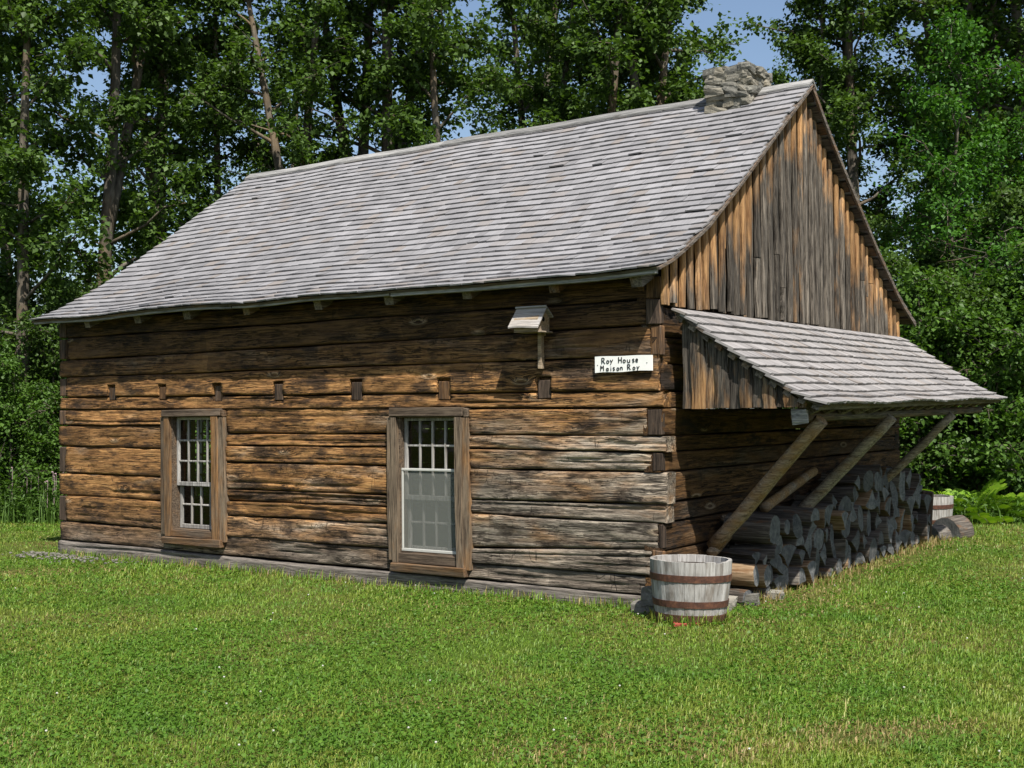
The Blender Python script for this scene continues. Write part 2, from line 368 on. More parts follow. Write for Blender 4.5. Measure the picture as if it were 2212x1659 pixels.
def sines(seed, nk, fx, fh):
    r = np.random.default_rng(seed)
    return [(r.uniform(.3, 1)/nk, r.uniform(*fx)*r.choice([-1, 1]), r.uniform(*fh), r.uniform(0, 6.28)) for _ in range(nk)]
LOGSEED = [100]
def hewn_log(a0, a1, z0, z1, face, axis, out, parent, mat, zs=None, notches=(), step=0.05, rows=22, thick=TH, rough=1.0, name='log', rnd=None):
    """hewn timber from a0 to a1 along axis (0 x, 1 y). z0/z1: (start, end) of bottom / top edge. face: plane of outer face, out: +-1"""
    LOGSEED[0] += 1; r = np.random.default_rng(LOGSEED[0])
    st = list(np.linspace(a0, a1, max(3, int((a1-a0)/step)+1)))
    for (n0, n1, nz0, nz1) in notches:
        for e in (n0-.002, n0, n1, n1+.002):
            if a0 < e < a1: st.append(e)
    st = np.array(sorted(st)); m = len(st)
    f = (st-a0)/max(1e-6, a1-a0)
    e1 = sum(a*np.sin(fx*st+p) for a, fx, _, p in sines(LOGSEED[0]*7+1, 5, (.6, 5), (1, 2)))
    e2 = sum(a*np.sin(fx*st+p) for a, fx, _, p in sines(LOGSEED[0]*7+2, 5, (.6, 5), (1, 2)))
    H = np.mean(z1)-np.mean(z0)
    zb = z0[0]+(z0[1]-z0[0])*f+e1*min(.012, H*.06)*rough+0.0045
    zt = z1[0]+(z1[1]-z1[0])*f+e2*min(.012, H*.06)*rough-0.0045
    hh = np.concatenate([[0, .025, .06], np.linspace(.12, .88, rows-6), [.94, .975, 1.0]])
    Z = zb[:, None]+(zt-zb)[:, None]*hh[None]
    u = np.abs(2*hh-1)
    base = r.uniform(-.006, .010)
    D = base-0.024*(u**26)[None]*(1+.5*np.sin(st*1.7+r.uniform(0, 6)))[:, None]-.004*(u**8)[None]+np.zeros((m, len(hh)))
    D += r.uniform(-.010, .010)*(2*hh-1)[None]
    for a, fx, fh, p in sines(LOGSEED[0]*7+3, 6, (1, 9), (2, 9)):
        D += a*0.017*rough*np.sin(fx*st[:, None]+fh*hh[None]+p)
    for a, fx, fh, p in sines(LOGSEED[0]*7+4, 5, (14, 40), (6, 20)):
        D += a*0.008*rough*np.sin(fx*st[:, None]+fh*hh[None]+p)
    for k in range(r.integers(1, 4)):             # long drying checks
        s0 = r.uniform(a0-.5, a1); s1 = s0+r.uniform(.5, 3.6)
        hc = r.uniform(.18, .82)+r.uniform(-.05, .05)*(st-s0)+.03*np.sin(st*r.uniform(2, 5)+k)
        g = np.clip(np.minimum(st-s0, s1-st)/.2, 0, 1)
        wdt = r.uniform(.006, .013)/max(H, .08)
        D -= (g*r.uniform(.007, .022))[:, None]*np.exp(-((hh[None]-hc[:, None])/wdt)**2)
    for (n0, n1, nz0, nz1) in notches:
        mk = ((st >= n0-.0005) & (st <= n1+.0005))[:, None] & (Z >= nz0) & (Z <= nz1)
        D = np.where(mk, -0.09, D)
    n = len(hh)
    # back two points
    V = np.zeros((m, n+2, 3))
    o = 1-axis
    V[:, :n, axis] = st[:, None]; V[:, :n, o] = face+out*D; V[:, :n, 2] = Z
    V[:, n, axis] = st; V[:, n, o] = face-out*thick; V[:, n, 2] = zt
    V[:, n+1, axis] = st; V[:, n+1, o] = face-out*thick; V[:, n+1, 2] = zb
    # uneven ends
    V[0, :, axis] += r.uniform(-.008, .008, n+2); V[-1, :, axis] += r.uniform(-.008, .008, n+2)
    c = n+2
    F = []
    flip = (out < 0) == (axis == 0)
    for i in range(m-1):
        for k in range(c):
            k2 = (k+1) % c
            q = (i*c+k, (i+1)*c+k, (i+1)*c+k2, i*c+k2)
            F.append(q if flip else q[::-1])
    e0 = tuple(range(c)); e9 = tuple((m-1)*c+k for k in range(c))
    F.append(e0 if flip else e0[::-1]); F.append(e9[::-1] if flip else e9)
    rv = r.uniform(0, 1) if rnd is None else rnd
    me = mesh_of(name, V.reshape(-1, 3), F, rv, smooth=False)
    sm = np.ones(len(me.polygons), bool); sm[-2:] = False
    me.polygons.foreach_set('use_smooth', sm)
    return link(name, me, mat, parent)

# --- front wall
JO = [(-7.0, -6.877, 1.775, 1.93), (-6.133, -6.018, 1.77, 1.916), (-5.268, -5.141, 1.742, 1.91), (-4.366, -4.243, 1.74, 1.91),
      (-3.33, -3.19, 1.725, 1.91), (-2.27, -2.134, 1.716, 1.893), (-1.19, -1.054, 1.714, 1.886)]
W1 = (-6.06, -5.06, 0.285, 1.655); W2 = (-2.85, -1.905, 0.205, 1.65)
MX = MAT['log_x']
# above the windows: full-length courses (bottom L/R, top L/R, left end, right end)
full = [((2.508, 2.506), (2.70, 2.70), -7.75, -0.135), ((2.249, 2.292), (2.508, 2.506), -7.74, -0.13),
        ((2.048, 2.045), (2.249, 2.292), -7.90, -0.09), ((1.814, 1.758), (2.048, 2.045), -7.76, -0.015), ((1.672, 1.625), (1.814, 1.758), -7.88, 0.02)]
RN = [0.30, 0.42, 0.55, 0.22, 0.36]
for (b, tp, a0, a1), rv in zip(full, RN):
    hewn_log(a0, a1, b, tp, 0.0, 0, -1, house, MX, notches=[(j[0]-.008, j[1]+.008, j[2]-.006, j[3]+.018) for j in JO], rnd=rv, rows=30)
segL = [1.672, 1.488, 1.244, 0.934, 0.674, 0.371, 0.149]
segM = [(1.665, 1.646), (1.401, 1.404), (1.279, 1.279), (1.107, 1.105), (0.823, 0.834), (0.702, 0.719), (0.549, 0.564), (0.33, 0.33)]
segR = [(1.637, 1.622), (1.398, 1.396), (1.279, 1.263), (1.096, 1.105), (0.822, 0.847), (0.703, 0.689), (0.393, 0.481), (0.247, 0.262)]
lends = [-7.77, -7.90, -7.78, -7.90, -7.77, -7.89]
rL = [0.45, 0.58, 0.72, 0.34, 0.48, 0.62]
for i in range(6):
    hewn_log(lends[i], W1[0]+.015, (segL[i+1], segL[i+1]-.01), (segL[i], segL[i]-.008), 0, 0, -1, house, MX, rnd=rL[i]) if segL[i+1] > .3 else \
    hewn_log(lends[i], W2[0]+.01, (segL[i+1], .125), (segL[i], .33), 0, 0, -1, house, MX, rnd=rL[i], rows=26)
rM = [0.38, 0.25, 0.33, 0.28, 0.18, 0.30, 0.40]
for i in range(7):
    hewn_log(W1[1]-.015, W2[0]+.015, segM[i+1], segM[i], 0, 0, -1, house, MX, rnd=rM[i])
rends = [-0.13, 0.045, -0.09, 0.045, 0.03, -0.04, -0.10]
rR = [0.62, 0.80, 0.86, 0.66, 0.88, 0.55, 0.75]
for i in range(7):
    hewn_log(W2[1]-.015, rends[i], segR[i+1], segR[i], 0, 0, -1, house, MX, rnd=rR[i], rows=26)
hewn_log(W2[0]+.012, -0.06, (.125, .10), (.247, .262), 0, 0, -1, house, MX, rnd=.8)
# short log below window 2 between segM and the bottom log is the bottom log itself; filler above it
hewn_log(-2.83, -1.92, (.247, .247), (.33, .30), 0.03, 0, -1, house, MX, rnd=.5)
# foundation timber
hewn_log(-7.90, -0.01, (-0.10, -0.10), (0.149, 0.10), -0.015, 0, -1, house, MAT['sill_timber'], name='foundation_timber', rnd=.4, rough=.8)

# --- right-hand (gable) wall, its logs lap with the front logs at the corner
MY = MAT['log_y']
segS = [2.70, 2.45, 2.20, 1.98, 1.755, 1.62, 1.396, 1.262, 1.10, 0.85, 0.69, 0.47, 0.26, 0.09]
starts = [0.0, 0.012, 0.0, 0.02, 0.17, 0.0, 0.172, 0.0, 0.175, 0.172, 0.0, 0.0, 0.0]
outs = [-0.05, -0.02, -0.012, 0.0, 0.0, 0.0, 0.0, 0.004, 0.0, 0.0, 0.0, 0.0, 0.0]
for i in range(13):
    j1, j2 = U(-.012, .012), U(-.012, .012)
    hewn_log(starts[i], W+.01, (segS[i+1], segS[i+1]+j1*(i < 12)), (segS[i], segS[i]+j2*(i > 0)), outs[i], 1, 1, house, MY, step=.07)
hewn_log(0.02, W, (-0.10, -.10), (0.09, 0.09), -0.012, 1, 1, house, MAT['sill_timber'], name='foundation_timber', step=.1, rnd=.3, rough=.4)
# end-grain faces of the side logs on the front at both corners
mb_seed = 0
ends = [(-0.128, 0.014, 2.512, 2.69), (-0.122, 0.012, 2.30, 2.502), (-0.083, 0.016, 2.05, 2.288), (-0.12, 0.01, 1.402, 1.616), (-0.082, 0.012, 1.112, 1.258), (-0.03, 0.012, 0.488, 0.684), (-0.092, 0.01, 0.268, 0.476)]
for (x0, x1, z0, z1) in ends:
    V_, F_ = bevbox(x0, x1, -0.002-U(0, .010), 0.05, z0, z1, .008, .005)
    link('log_end', mesh_of('log_end', V_, F_, U(0, 1)), MAT['endgrain'], house)
lend = [(2.52, 2.69), (2.26, 2.49), (1.83, 2.03), (1.50, 1.66), (0.945, 1.235), (0.38, 0.665)]
for z0, z1 in lend:
    V_, F_ = bevbox(-7.90, -7.775, -0.006, 0.06, z0, z1, .009, .005)
    link('log_end', mesh_of('log_end', V_, F_, U(0, 1)), MAT['endgrain'], house)
# --- left wall (with a window opening that shows through the house) and back wall
LW = (1.85, 2.75, 0.55, 1.62)
seg2 = [2.70, 2.43, 2.16, 1.90, 1.62, 1.35, 1.08, 0.82, 0.55, 0.28, 0.02]
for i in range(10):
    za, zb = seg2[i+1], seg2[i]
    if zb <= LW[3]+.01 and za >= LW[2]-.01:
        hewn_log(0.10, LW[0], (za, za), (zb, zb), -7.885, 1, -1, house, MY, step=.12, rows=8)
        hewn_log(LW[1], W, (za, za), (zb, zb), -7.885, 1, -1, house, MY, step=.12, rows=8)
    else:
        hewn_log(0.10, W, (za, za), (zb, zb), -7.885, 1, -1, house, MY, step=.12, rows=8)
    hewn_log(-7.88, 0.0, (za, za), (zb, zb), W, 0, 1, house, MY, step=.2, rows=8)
b = MB()
b.add(boxv(-7.89, -7.73, LW[0]-.02, LW[0]+.04, LW[2], LW[3]), BOXF); b.add(boxv(-7.89, -7.73, LW[1]-.04, LW[1]+.02, LW[2], LW[3]), BOXF)
wl = b.build('window', MAT['frame'], house)
for k in range(1, 4):
    yy = LW[0]+(LW[1]-LW[0])*k/4
    link('muntin', mesh_of('muntin', boxv(-7.84, -7.80, yy-.012, yy+.012, LW[2], LW[3]), BOXF, .5), MAT['sash'], wl)
for k in range(1, 4):
    zz = LW[2]+(LW[3]-LW[2])*k/4
    link('muntin', mesh_of('muntin', boxv(-7.835, -7.805, LW[0], LW[1], zz-.012, zz+.012), BOXF, .5), MAT['sash'], wl)
link('floor', mesh_of('floor', boxv(-7.75, -0.14, .14, W-.14, 0.0, 0.12), BOXF, .5), MAT['interior'], house)
# loft floor over the joists
link('loft_floor', mesh_of('loft_floor', boxv(-7.7, -0.18, .18, W-.18, 1.93, 1.96), BOXF, .5), MAT['interior'], house)
for j in JO:
    V_, F_ = bevbox(j[0]+.004, j[1]-.004, 0.012+U(-.012, .012), W-.05, j[2], j[3]-.012, .006, .003)
    link('joist', mesh_of('joist', V_, F_, U(0, 1)), MAT['endgrain'], house)

# ------------------------------------------------------------------ windows of the front
def glass_mat():
    t = NT('old_window_glass'); P = t.pos()
    nz = t.noise(P, 5.0, 2, 0.5)
    bmp = t.bump(nz, 0.25, 0.02)
    gl = t.n('ShaderNodeBsdfGlossy', {'Color': (1, 1, 1, 1), 'Roughness': 0.02, 'Normal': bmp})
    tr = t.n('ShaderNodeBsdfTransparent', {'Color': (0.86, 0.9, 0.87, 1)})
    fr = t.n('ShaderNodeFresnel', {'IOR': 1.42, 'Normal': bmp})
    mx = t.n('ShaderNodeMixShader', {0: fr.outputs[0], 1: tr.outputs[0], 2: gl.outputs[0]})
    t.t.links.new(mx.outputs[0], t.out.inputs[0]); return t.m
MAT['glass'] = glass_mat()
def screen_mat():
    t = NT('insect_screen')
    df = t.n('ShaderNodeBsdfDiffuse', {'Color': (0.20, 0.21, 0.19, 1)})
    tr = t.n('ShaderNodeBsdfTransparent')
    mx = t.n('ShaderNodeMixShader', {0: 0.35, 1: tr.outputs[0], 2: df.outputs[0]})
    t.t.links.new(mx.outputs[0], t.out.inputs[0]); return t.m
MAT['screen'] = screen_mat()
def sub(name, x0, x1, y0, y1, z0, z1, mat, parent, bev=.005, j=.003, label=None):
    V_, F_ = bevbox(x0, x1, y0, y1, z0, z1, bev, j)
    return link(name, mesh_of(name, V_, F_, U(0, 1)), mat, parent, label=label)
def plank_v(name, x0, x1, y0, y1, z0, z1, mat, parent, wav=.006, lean=0.0):
    n = 9; V_ = []; F_ = []
    a, c = U(0, 6), U(0, 6)
    for i in range(n):
        z = z0+(z1-z0)*i/(n-1); d = lean*(i/(n-1)-.5)
        e1 = wav*math.sin(a+z*4.3); e2 = wav*math.sin(c+z*5.1)
        V_ += [(x0+e1+d, y0, z), (x1+e2+d, y0, z), (x1+e2+d, y1, z), (x0+e1+d, y1, z)]
    for i in range(n-1):
        for k in range(4): F_.append((i*4+k, i*4+(k+1) % 4, (i+1)*4+(k+1) % 4, (i+1)*4+k))
    F_ += [(3, 2, 1, 0), tuple((n-1)*4+k for k in range(4))]
    return link(name, mesh_of(name, V_, F_, U(0, 1)), mat, parent)
def window(x0, x1, z0, z1, sx0, sx1, sz0, sz1, rows_u, rows_l, head, screen_z=None, lean=0.0):
    FM, FX, SM = MAT['frame'], MAT['frame_x'], MAT['sash']
    b = MB()        # reveal / box frame
    b.add(boxv(x0+.02, sx0+.004, 0.0, TH+.01, sz0-.04, sz1+.03), BOXF)
    b.add(boxv(sx1-.004, x1-.02, 0.0, TH+.01, sz0-.04, sz1+.03), BOXF)
    b.add(boxv(sx0+.0045, sx1-.0045, 0.004, TH+.006, sz1, sz1+.028), BOXF)
    b.add(boxv(sx0+.0045, sx1-.0045, 0.004, TH+.006, sz0-.035, sz0-.002), BOXF)
    w_ = b.build('window', FX, house)
    # outer casing: rough outer boards and inner boards
    iw = sx0-x0
    plank_v('jamb', x0, x0+iw*.42, -.035, 0.03, z0+.03, head[0], FM, w_, .006, lean)
    plank_v('jamb', x0+iw*.44, sx0-.006, -.045, 0.0, z0+.012, head[0], FM, w_, .004, lean)
    iw = x1-sx1
    plank_v('jamb', x1-iw*.46, x1, -.038, 0.03, z0-.01, head[0]-.005, FM, w_, .007, lean)
    plank_v('jamb', sx1+.006, x1-iw*.48, -.055, 0.0, z0+.01, head[0], FM, w_, .004, lean)
    sub('lintel', x0+.03, x1-.055, -.05, .03, head[0]+.003, head[1], FX, w_, .006, .008)
    sub('lintel_end', x1-.05, x1-.005, -.04, .03, head[0]+.003, head[1]-.015, FX, w_, .006, .006)
    sub('sill', x0+.05, x1-.03, -.075, .03, z0-.07, z0+.008, FX, w_, .007, .008)
    sub('sill_trim', sx0-.005, sx1+.005, -.03, .05, z0+.012, sz0-.012, FX, w_, .004, .003)
    zm = sz0+(sz1-sz0)*rows_l/(rows_u+rows_l)
    def sash(za, zb, yy, rows, x0s, x1s):
        t_ = .032
        sub('stile', x0s, x0s+t_, yy, yy+.035, za, zb, SM, w_, .004, .002)
        sub('stile', x1s-t_, x1s, yy, yy+.035, za, zb, SM, w_, .004, .002)
        sub('rail', x0s+t_+.001, x1s-t_-.001, yy+.002, yy+.035, za, za+.045, SM, w_, .004, .002)
        sub('rail', x0s+t_+.001, x1s-t_-.001, yy+.002, yy+.035, zb-.03, zb, SM, w_, .004, .002)
        X0, X1, Z0, Z1 = x0s+t_, x1s-t_, za+.045, zb-.03
        for k in range(1, 4):
            xc = X0+(X1-X0)*k/4; sub('muntin', xc-.011, xc+.011, yy+.003, yy+.034, Z0, Z1, SM, w_, .004, .001)
        for k in range(1, rows):
            zc = Z0+(Z1-Z0)*k/rows; sub('muntin', X0, X1, yy+.006, yy+.031, zc-.010, zc+.010, SM, w_, .004, .001)
        for k in range(4):
            for q in range(rows):
                xa, xb = X0+(X1-X0)*k/4+.010, X0+(X1-X0)*(k+1)/4-.010
                zA, zB = Z0+(Z1-Z0)*q/rows+.009, Z0+(Z1-Z0)*(q+1)/rows-.009
                a1, a2 = U(-.0015, .0015), U(-.0015, .0015)
                V_ = [(xa, yy+.019+a1, zA), (xb, yy+.019-a1, zA), (xb, yy+.019+a2, zB), (xa, yy+.019-a2, zB)]
                link('pane', mesh_of('pane', V_, [(0, 1, 2, 3)]), MAT['glass'], w_)
    sash(zm-.02, sz1, .055, rows_u, sx0+.008, sx1-.008)
    sash(sz0, zm+.02, .10, rows_l, sx0+.008, sx1-.008)
    if screen_z:
        V_ = boxv(sx0+.012, sx1-.012, .020, .0215, sz0+.03, screen_z)
        link('screen', mesh_of('screen', V_, BOXF), MAT['screen'], w_, label='grey insect screen over the lower sash')
        for (a, c_, d, e) in ((sx0+.006, sx1-.006, screen_z-.012, screen_z+.012), (sx0+.006, sx1-.006, sz0+.004, sz0+.03)):
            sub('screen_frame', a, c_, .010, .032, d, e, MAT['white'], w_, .003, .001)
        for a in (sx0+.006, sx1-.026):
            sub('screen_frame', a, a+.020, .012, .030, sz0+.031, screen_z-.013, MAT['white'], w_, .003, .001)
    return w_
MAT['white'] = simple('chalky_white_paint', (0.42, 0.42, 0.39), 0.7, 0.3, 30, 0.15, .001)
window(*W1, -5.915, -5.245, 0.375, 1.575, 3, 2, (1.578, 1.658), lean=-.02)
window(*W2, -2.725, -2.05, 0.315, 1.555, 3, 2, (1.558, 1.652), screen_z=1.075, lean=-.015)

# ------------------------------------------------------------------ main roof
PF = np.array([(-.285, 2.715), (-.07, 2.790), (.136, 2.885), (.62, 3.147), (1.2, 3.546), (2.18, 4.242), (3.155, 4.915)])
PB = np.array([(6.62, 2.675), (6.0, 2.945), (5.2, 3.436), (4.27, 4.074), (3.64, 4.515), (3.155, 4.915)])
class Prof:
    def __init__(s, P):
        s.P = P; d = np.sqrt((np.diff(P, axis=0)**2).sum(1)); s.s = np.concatenate([[0], np.cumsum(d)]); s.L = s.s[-1]
    def at(s, q, h=0.0):
        y = np.interp(q, s.s, s.P[:, 0]); z = np.interp(q, s.s, s.P[:, 1])
        e = .12
        y2, z2 = np.interp(min(q+e, s.L), s.s, s.P[:, 0]), np.interp(min(q+e, s.L), s.s, s.P[:, 1])
        y1, z1 = np.interp(max(q-e, 0), s.s, s.P[:, 0]), np.interp(max(q-e, 0), s.s, s.P[:, 1])
        ty, tz = y2-y1, z2-z1; n = math.hypot(ty, tz); sg = 1 if ty > 0 else -1
        ny, nz = -tz/n*sg, ty/n*sg
        return y+ny*h, z+nz*h
FR, BK = Prof(PF), Prof(PB)
RX0, RX1 = -8.03, 0.135
def wave(x, s):
    e = math.exp(-s/0.7)
    return .012*math.sin(x*1.1+.6)*(0.6+.4*math.sin(s*1.3))+e*(.008*math.sin(x*2.1+1.0)+.004*math.sin(x*4.7))+.006*math.sin(x*3.1+s*2)
def strip(prof, x0, x1, h, n, mat, name, parent, thick, wav=True):
    V_ = []; F_ = []
    xs = np.linspace(x0, x1, 24); ss = np.linspace(0, prof.L, n)
    for hh in (h, h-thick):
        for s_ in ss:
            for x in xs:
                y, z = prof.at(s_, hh); V_.append((x, y, z+(wave(x, s_) if wav else 0)))
    A = len(xs)*n
    for i in range(n-1):
        for k in range(len(xs)-1):
            a = i*len(xs)+k; q = (a, a+1, a+1+len(xs), a+len(xs))
            F_.append(q); F_.append(tuple(A+i_ for i_ in q[::-1]))
    m = len(xs)
    for k in range(m-1):
        F_.append((k+1, k, A+k, A+k+1)); a = (n-1)*m+k; F_.append((a, a+1, A+a+1, A+a))
    for i in range(n-1):
        a = i*m; F_.append((a, a+m, A+a+m, A+a)); a = i*m+m-1; F_.append((a+m, a, A+a, A+a+m))
    return link(name, mesh_of(name, V_, F_, .5), mat, parent)
roof = strip(FR, RX0+.01, RX1-.01, -0.004, 18, MAT['sheath'], 'roof', house, .022)
# back slope: sheathing laths seen from below at the rake
nl = 19
for i in range(nl):
    s0 = BK.L*(i+.08)/nl; s1 = BK.L*(i+.80)/nl
    V_ = []
    jx = U(-.02, .015)
    for hh in (-.03, -.006):
        for x in (RX0+.02, RX1-.02+jx):
            for s_ in (s0, s1):
                y, z = BK.at(s_, hh); V_.append((x, y, z))
    link('sheathing_board', mesh_of('sheathing_board', V_, [(0,1,3,2),(4,6,7,5),(0,4,5,1),(2,3,7,6),(0,2,6,4),(1,5,7,3)], U(0,1)), MAT['sheath'], roof)

SH = []          # all shingles: (verts, rnd, parent key, apparent size)
def pix(p):
    d = Vector(p)-Vector(CAM_POS); zf = d.dot(_f); return (d.dot(_r)/zf*1211, d.dot(_u)/zf*1211)
def quad_area(q):
    P_ = [pix(v) for v in q]; a = 0
    for i in range(4): a += P_[i][0]*P_[(i+1) % 4][1]-P_[(i+1) % 4][0]*P_[i][1]
    return abs(a)/2
SF = [(0,1,2,3),(7,6,5,4),(0,4,5,1),(1,5,6,2),(2,6,7,3),(3,7,4,0)]
def lay(prof, x0, x1, e, ncourse, wmin, wmax, key, thick=.014, gap=.003, lift=.025, skip=None, flat=True, xfun=None):
    for i in range(ncourse):
        s_b = i*e
        x = x0-U(0, wmax*.8); lim = x1
        first = True
        while x < lim-.01:
            wd = U(wmin, wmax); xa, xb = max(x, x0), min(x+wd, lim); x += wd
            if xb-xa < .035: continue
            jb = U(-.0035, .0035)
            if random.random() < .012: jb += U(.01, .025)
            lf = lift+U(-.002, .003)
            if random.random() < .012: lf += U(.006, .014)
            if skip and skip((xa+xb)/2, s_b): continue
            st = min(s_b+e*1.34, prof.L)
            s0 = max(s_b+jb*.8, -0.02) if i else s_b-.03+jb
            V_ = []
            tw = U(-.003, .003)
            for hh in (0, -thick):
                for (xx, s_, h_) in ((xa+gap/2, s0, lf+tw), (xb-gap/2, s0+U(-.004, .004), lf-tw), (xb-gap/2, st, .004), (xa+gap/2, st, .004)):
                    if xfun: V_.append(xfun(xx, s_, h_+hh*(.9 if s_ == st else 1)))
                    else:
                        y, z = prof.at(max(s_, 0), h_+hh)
                        if s_ < 0: y += s_*.95; z += s_*.3
                        V_.append((xx, y, z+wave(xx, s_)))
            SH.append([V_, random.random(), key, quad_area(V_[:4])*e/(st-s0)])
E_ = FR.L/32.0
def chim_skip(x, s): return -0.89 < x < -0.47 and FR.at(s+.1)[0] > 2.87
lay(FR, RX0, RX1, E_, 32, .10, .21, 'roof', skip=chim_skip)

# lean-to roof over the woodpile
LT0 = (0.085, 0.045, 2.425); LT1 = (0.085, 6.17, 2.47); LB0 = (1.31, 0.085, 1.585); LB1 = (1.31, 5.98, 1.655)
def lt(u, v, h=0.0):
    """u 0..1 along the house, v 0 eave .. 1 top"""
    a = [LB0[i]+(LB1[i]-LB0[i])*u for i in range(3)]; b_ = [LT0[i]+(LT1[i]-LT0[i])*u for i in range(3)]
    p = [a[i]+(b_[i]-a[i])*v for i in range(3)]
    sag = -.03*math.sin(PI*min(max(v, 0), 1))
    nx_, nz_ = .565, .825
    kick = .05*max(0, .18-v)/.18
    return (p[0]+nx_*h, p[1], p[2]+nz_*(h+sag*.6)+kick+.008*math.sin(u*19)*(1-v))
mV = []; mF = []
nu = 12; nv = 8
for hh in (-.004, -.022):
    for a in range(nv+1):
        for c_ in range(nu+1): mV.append(lt(.004+.992*c_/nu, a/nv, hh))
A = (nu+1)*(nv+1)
for a in range(nv):
    for c_ in range(nu):
        q = (a*(nu+1)+c_, a*(nu+1)+c_+1, (a+1)*(nu+1)+c_+1, (a+1)*(nu+1)+c_); mF.append(q); mF.append(tuple(A+i for i in q[::-1]))
for c_ in range(nu): mF.append((c_, A+c_, A+c_+1, c_+1))
for a in range(nv):
    i = a*(nu+1); mF.append((i, i+nu+1, A+i+nu+1, A+i)); i += nu; mF.append((i+nu+1, i, A+i, A+i+nu+1))
lean = link('lean_to_roof', mesh_of('lean_to_roof', mV, mF, .5), MAT['sheath'], house)
LTL = 1.485; NCL = 12
class _P: L = LTL
lay(_P, 0.0, 6.0, LTL/NCL, NCL, .055, .125, 'lean', thick=.019, gap=.003, lift=.031, xfun=lambda u_, s_, h_: lt(u_/6.0, s_/LTL, h_))
SH.sort(key=lambda q: -q[3])
for V_, rv, key, a in SH[:300]:
    F_ = SF if key == 'roof' else [f[::-1] for f in SF]
    link('shingle', mesh_of('shingle', V_, F_, rv), MAT['shingle' if key == 'roof' else 'shingle_l'], roof if key == 'roof' else lean)
for key, par, mk in (('roof', roof, 'shingle'), ('lean', lean, 'shingle_l')):
    b = MB()
    for V_, rv, k, a in SH[300:]:
        if k == key: b.add(V_, SF if key == 'roof' else [f[::-1] for f in SF], rv)
    b.build('shingles', MAT[mk], par, kind='stuff')
# back slope shingle courses, coarse
b = MB()
for i in range(22):
    e = BK.L/22; x = RX0
    while x < RX1-.02:
        xb = min(x+U(.25, .5), RX1); V_ = []
        for hh in (.022, .0):
            for (xx, s_, k) in ((x+.002, i*e, 1), (xb-.002, i*e, 1), (xb-.002, min((i+1.3)*e, BK.L), 0), (x+.002, min((i+1.3)*e, BK.L), 0)):
                y, z = BK.at(s_, (hh if k else hh*.3)); V_.append((xx, y, z))
        b.add(V_, [f[::-1] for f in SF], random.random()); x = xb
b.build('back_shingles', MAT['shingle'], roof, kind='stuff')
# ridge boards (two lengths, broken by the chimney) and verge edges
def ridge_piece(x0, x1, dz=0.0):
    b = MB(); n = 8
    for side, prof in ((-1, FR), (1, BK)):
        V_ = []
        for i in range(n+1):
            x = x0+(x1-x0)*i/n
            wv = wave(x, FR.L)+dz
            y1, z1 = prof.at(prof.L-.105, .040); y0, z0 = 3.155, 4.915+.048
            V_ += [(x, y0+side*.002, z0+wv), (x, y1, z1+wv), (x, y1-.0*side, z1-.018+wv), (x, y0+side*.002, z0-.022+wv)]
        F_ = []
        for i in range(n):
            for k in range(4):
                q = (i*4+k, (i+1)*4+k, (i+1)*4+(k+1) % 4, i*4+(k+1) % 4); F_.append(q if side > 0 else q[::-1])
        F_ += [(0, 1, 2, 3), tuple(n*4+k for k in (3, 2, 1, 0))]
        b.add(V_, F_, U(0, 1))
    b.build('ridge_board', MAT['ridge'], roof)
ridge_piece(RX0-.01, -4.6); ridge_piece(-4.595, -0.90, .004); ridge_piece(-0.46, RX1+.005)
# verge strips down both gable edges on the front slope
for x0, x1 in ((RX1-.012, RX1+.012), (RX0-.012, RX0+.012)):
    for prof, nm in ((FR, 1), (BK, 0)):
        V_ = []; F_ = []; n = 16
        for i in range(n+1):
            s_ = prof.L*i/n
            for (x, h_) in ((x0, -.010), (x1, -.010), (x1, -.032 if nm else -.06), (x0, -.032 if nm else -.06)):
                y, z = prof.at(s_, h_); V_.append((x, y, z+(wave(x, s_) if nm else 0)))
        for i in range(n):
            for k in range(4):
                q = (i*4+k, i*4+(k+1) % 4, (i+1)*4+(k+1) % 4, (i+1)*4+k); F_.append(q)
        F_ += [(3, 2, 1, 0), tuple(n*4+k for k in range(4))]
        link('verge_board', mesh_of('verge_board', V_, F_, .3), MAT['rafter'], roof)
# eave fascia strip under the front shingles, in three lengths
for (x0, x1, dz) in ((RX0+.02, -4.7, 0), (-4.68, -2.62, .004), (-2.60, RX1-.02, -.006)):
    V_ = []; F_ = []; n = 10
    for i in range(n+1):
        x = x0+(x1-x0)*i/n; z = 2.705+wave(x, 0)+dz
        V_ += [(x, -.268, z), (x, -.242, z), (x, -.242, z-.040), (x, -.268, z-.036)]
    for i in range(n):
        for k in range(4): F_.append((i*4+k, (i+1)*4+k, (i+1)*4+(k+1) % 4, i*4+(k+1) % 4))
    F_ += [(0, 1, 2, 3), tuple(n*4+k for k in (3, 2, 1, 0))]
    link('eave_board', mesh_of('eave_board', V_, F_, U(0, 1)), MAT['ridge'], roof)
# rafters, front and back, tails under the eaves
for i, x in enumerate((-7.12, -6.283, -5.487, -4.596, -3.602, -2.695, -1.804, -0.888, -0.10)):
    rw = U(.045, .055)
    for prof, nm in ((FR, 0), (BK, 1)):
        V_ = []; n = 7
        s0 = U(.05, .11)
        for k in range(n+1):
            s_ = s0+(prof.L-.08-s0)*k/n
            for (dx, h_) in ((-rw, -.034), (rw, -.034), (rw*.95, -.034-.105), (-rw*.95, -.034-.105)):
                y, z = prof.at(s_, h_); V_.append((x+dx, y, z-.012*(1-nm)))
        F_ = []
        for k in range(n):
            for q in range(4): F_.append((k*4+q, k*4+(q+1) % 4, (k+1)*4+(q+1) % 4, (k+1)*4+q))
        F_ += [(3, 2, 1, 0), tuple(n*4+k for k in range(4))]
        link('rafter', mesh_of('rafter', V_, F_, U(0, 1)), MAT['rafter'], roof)

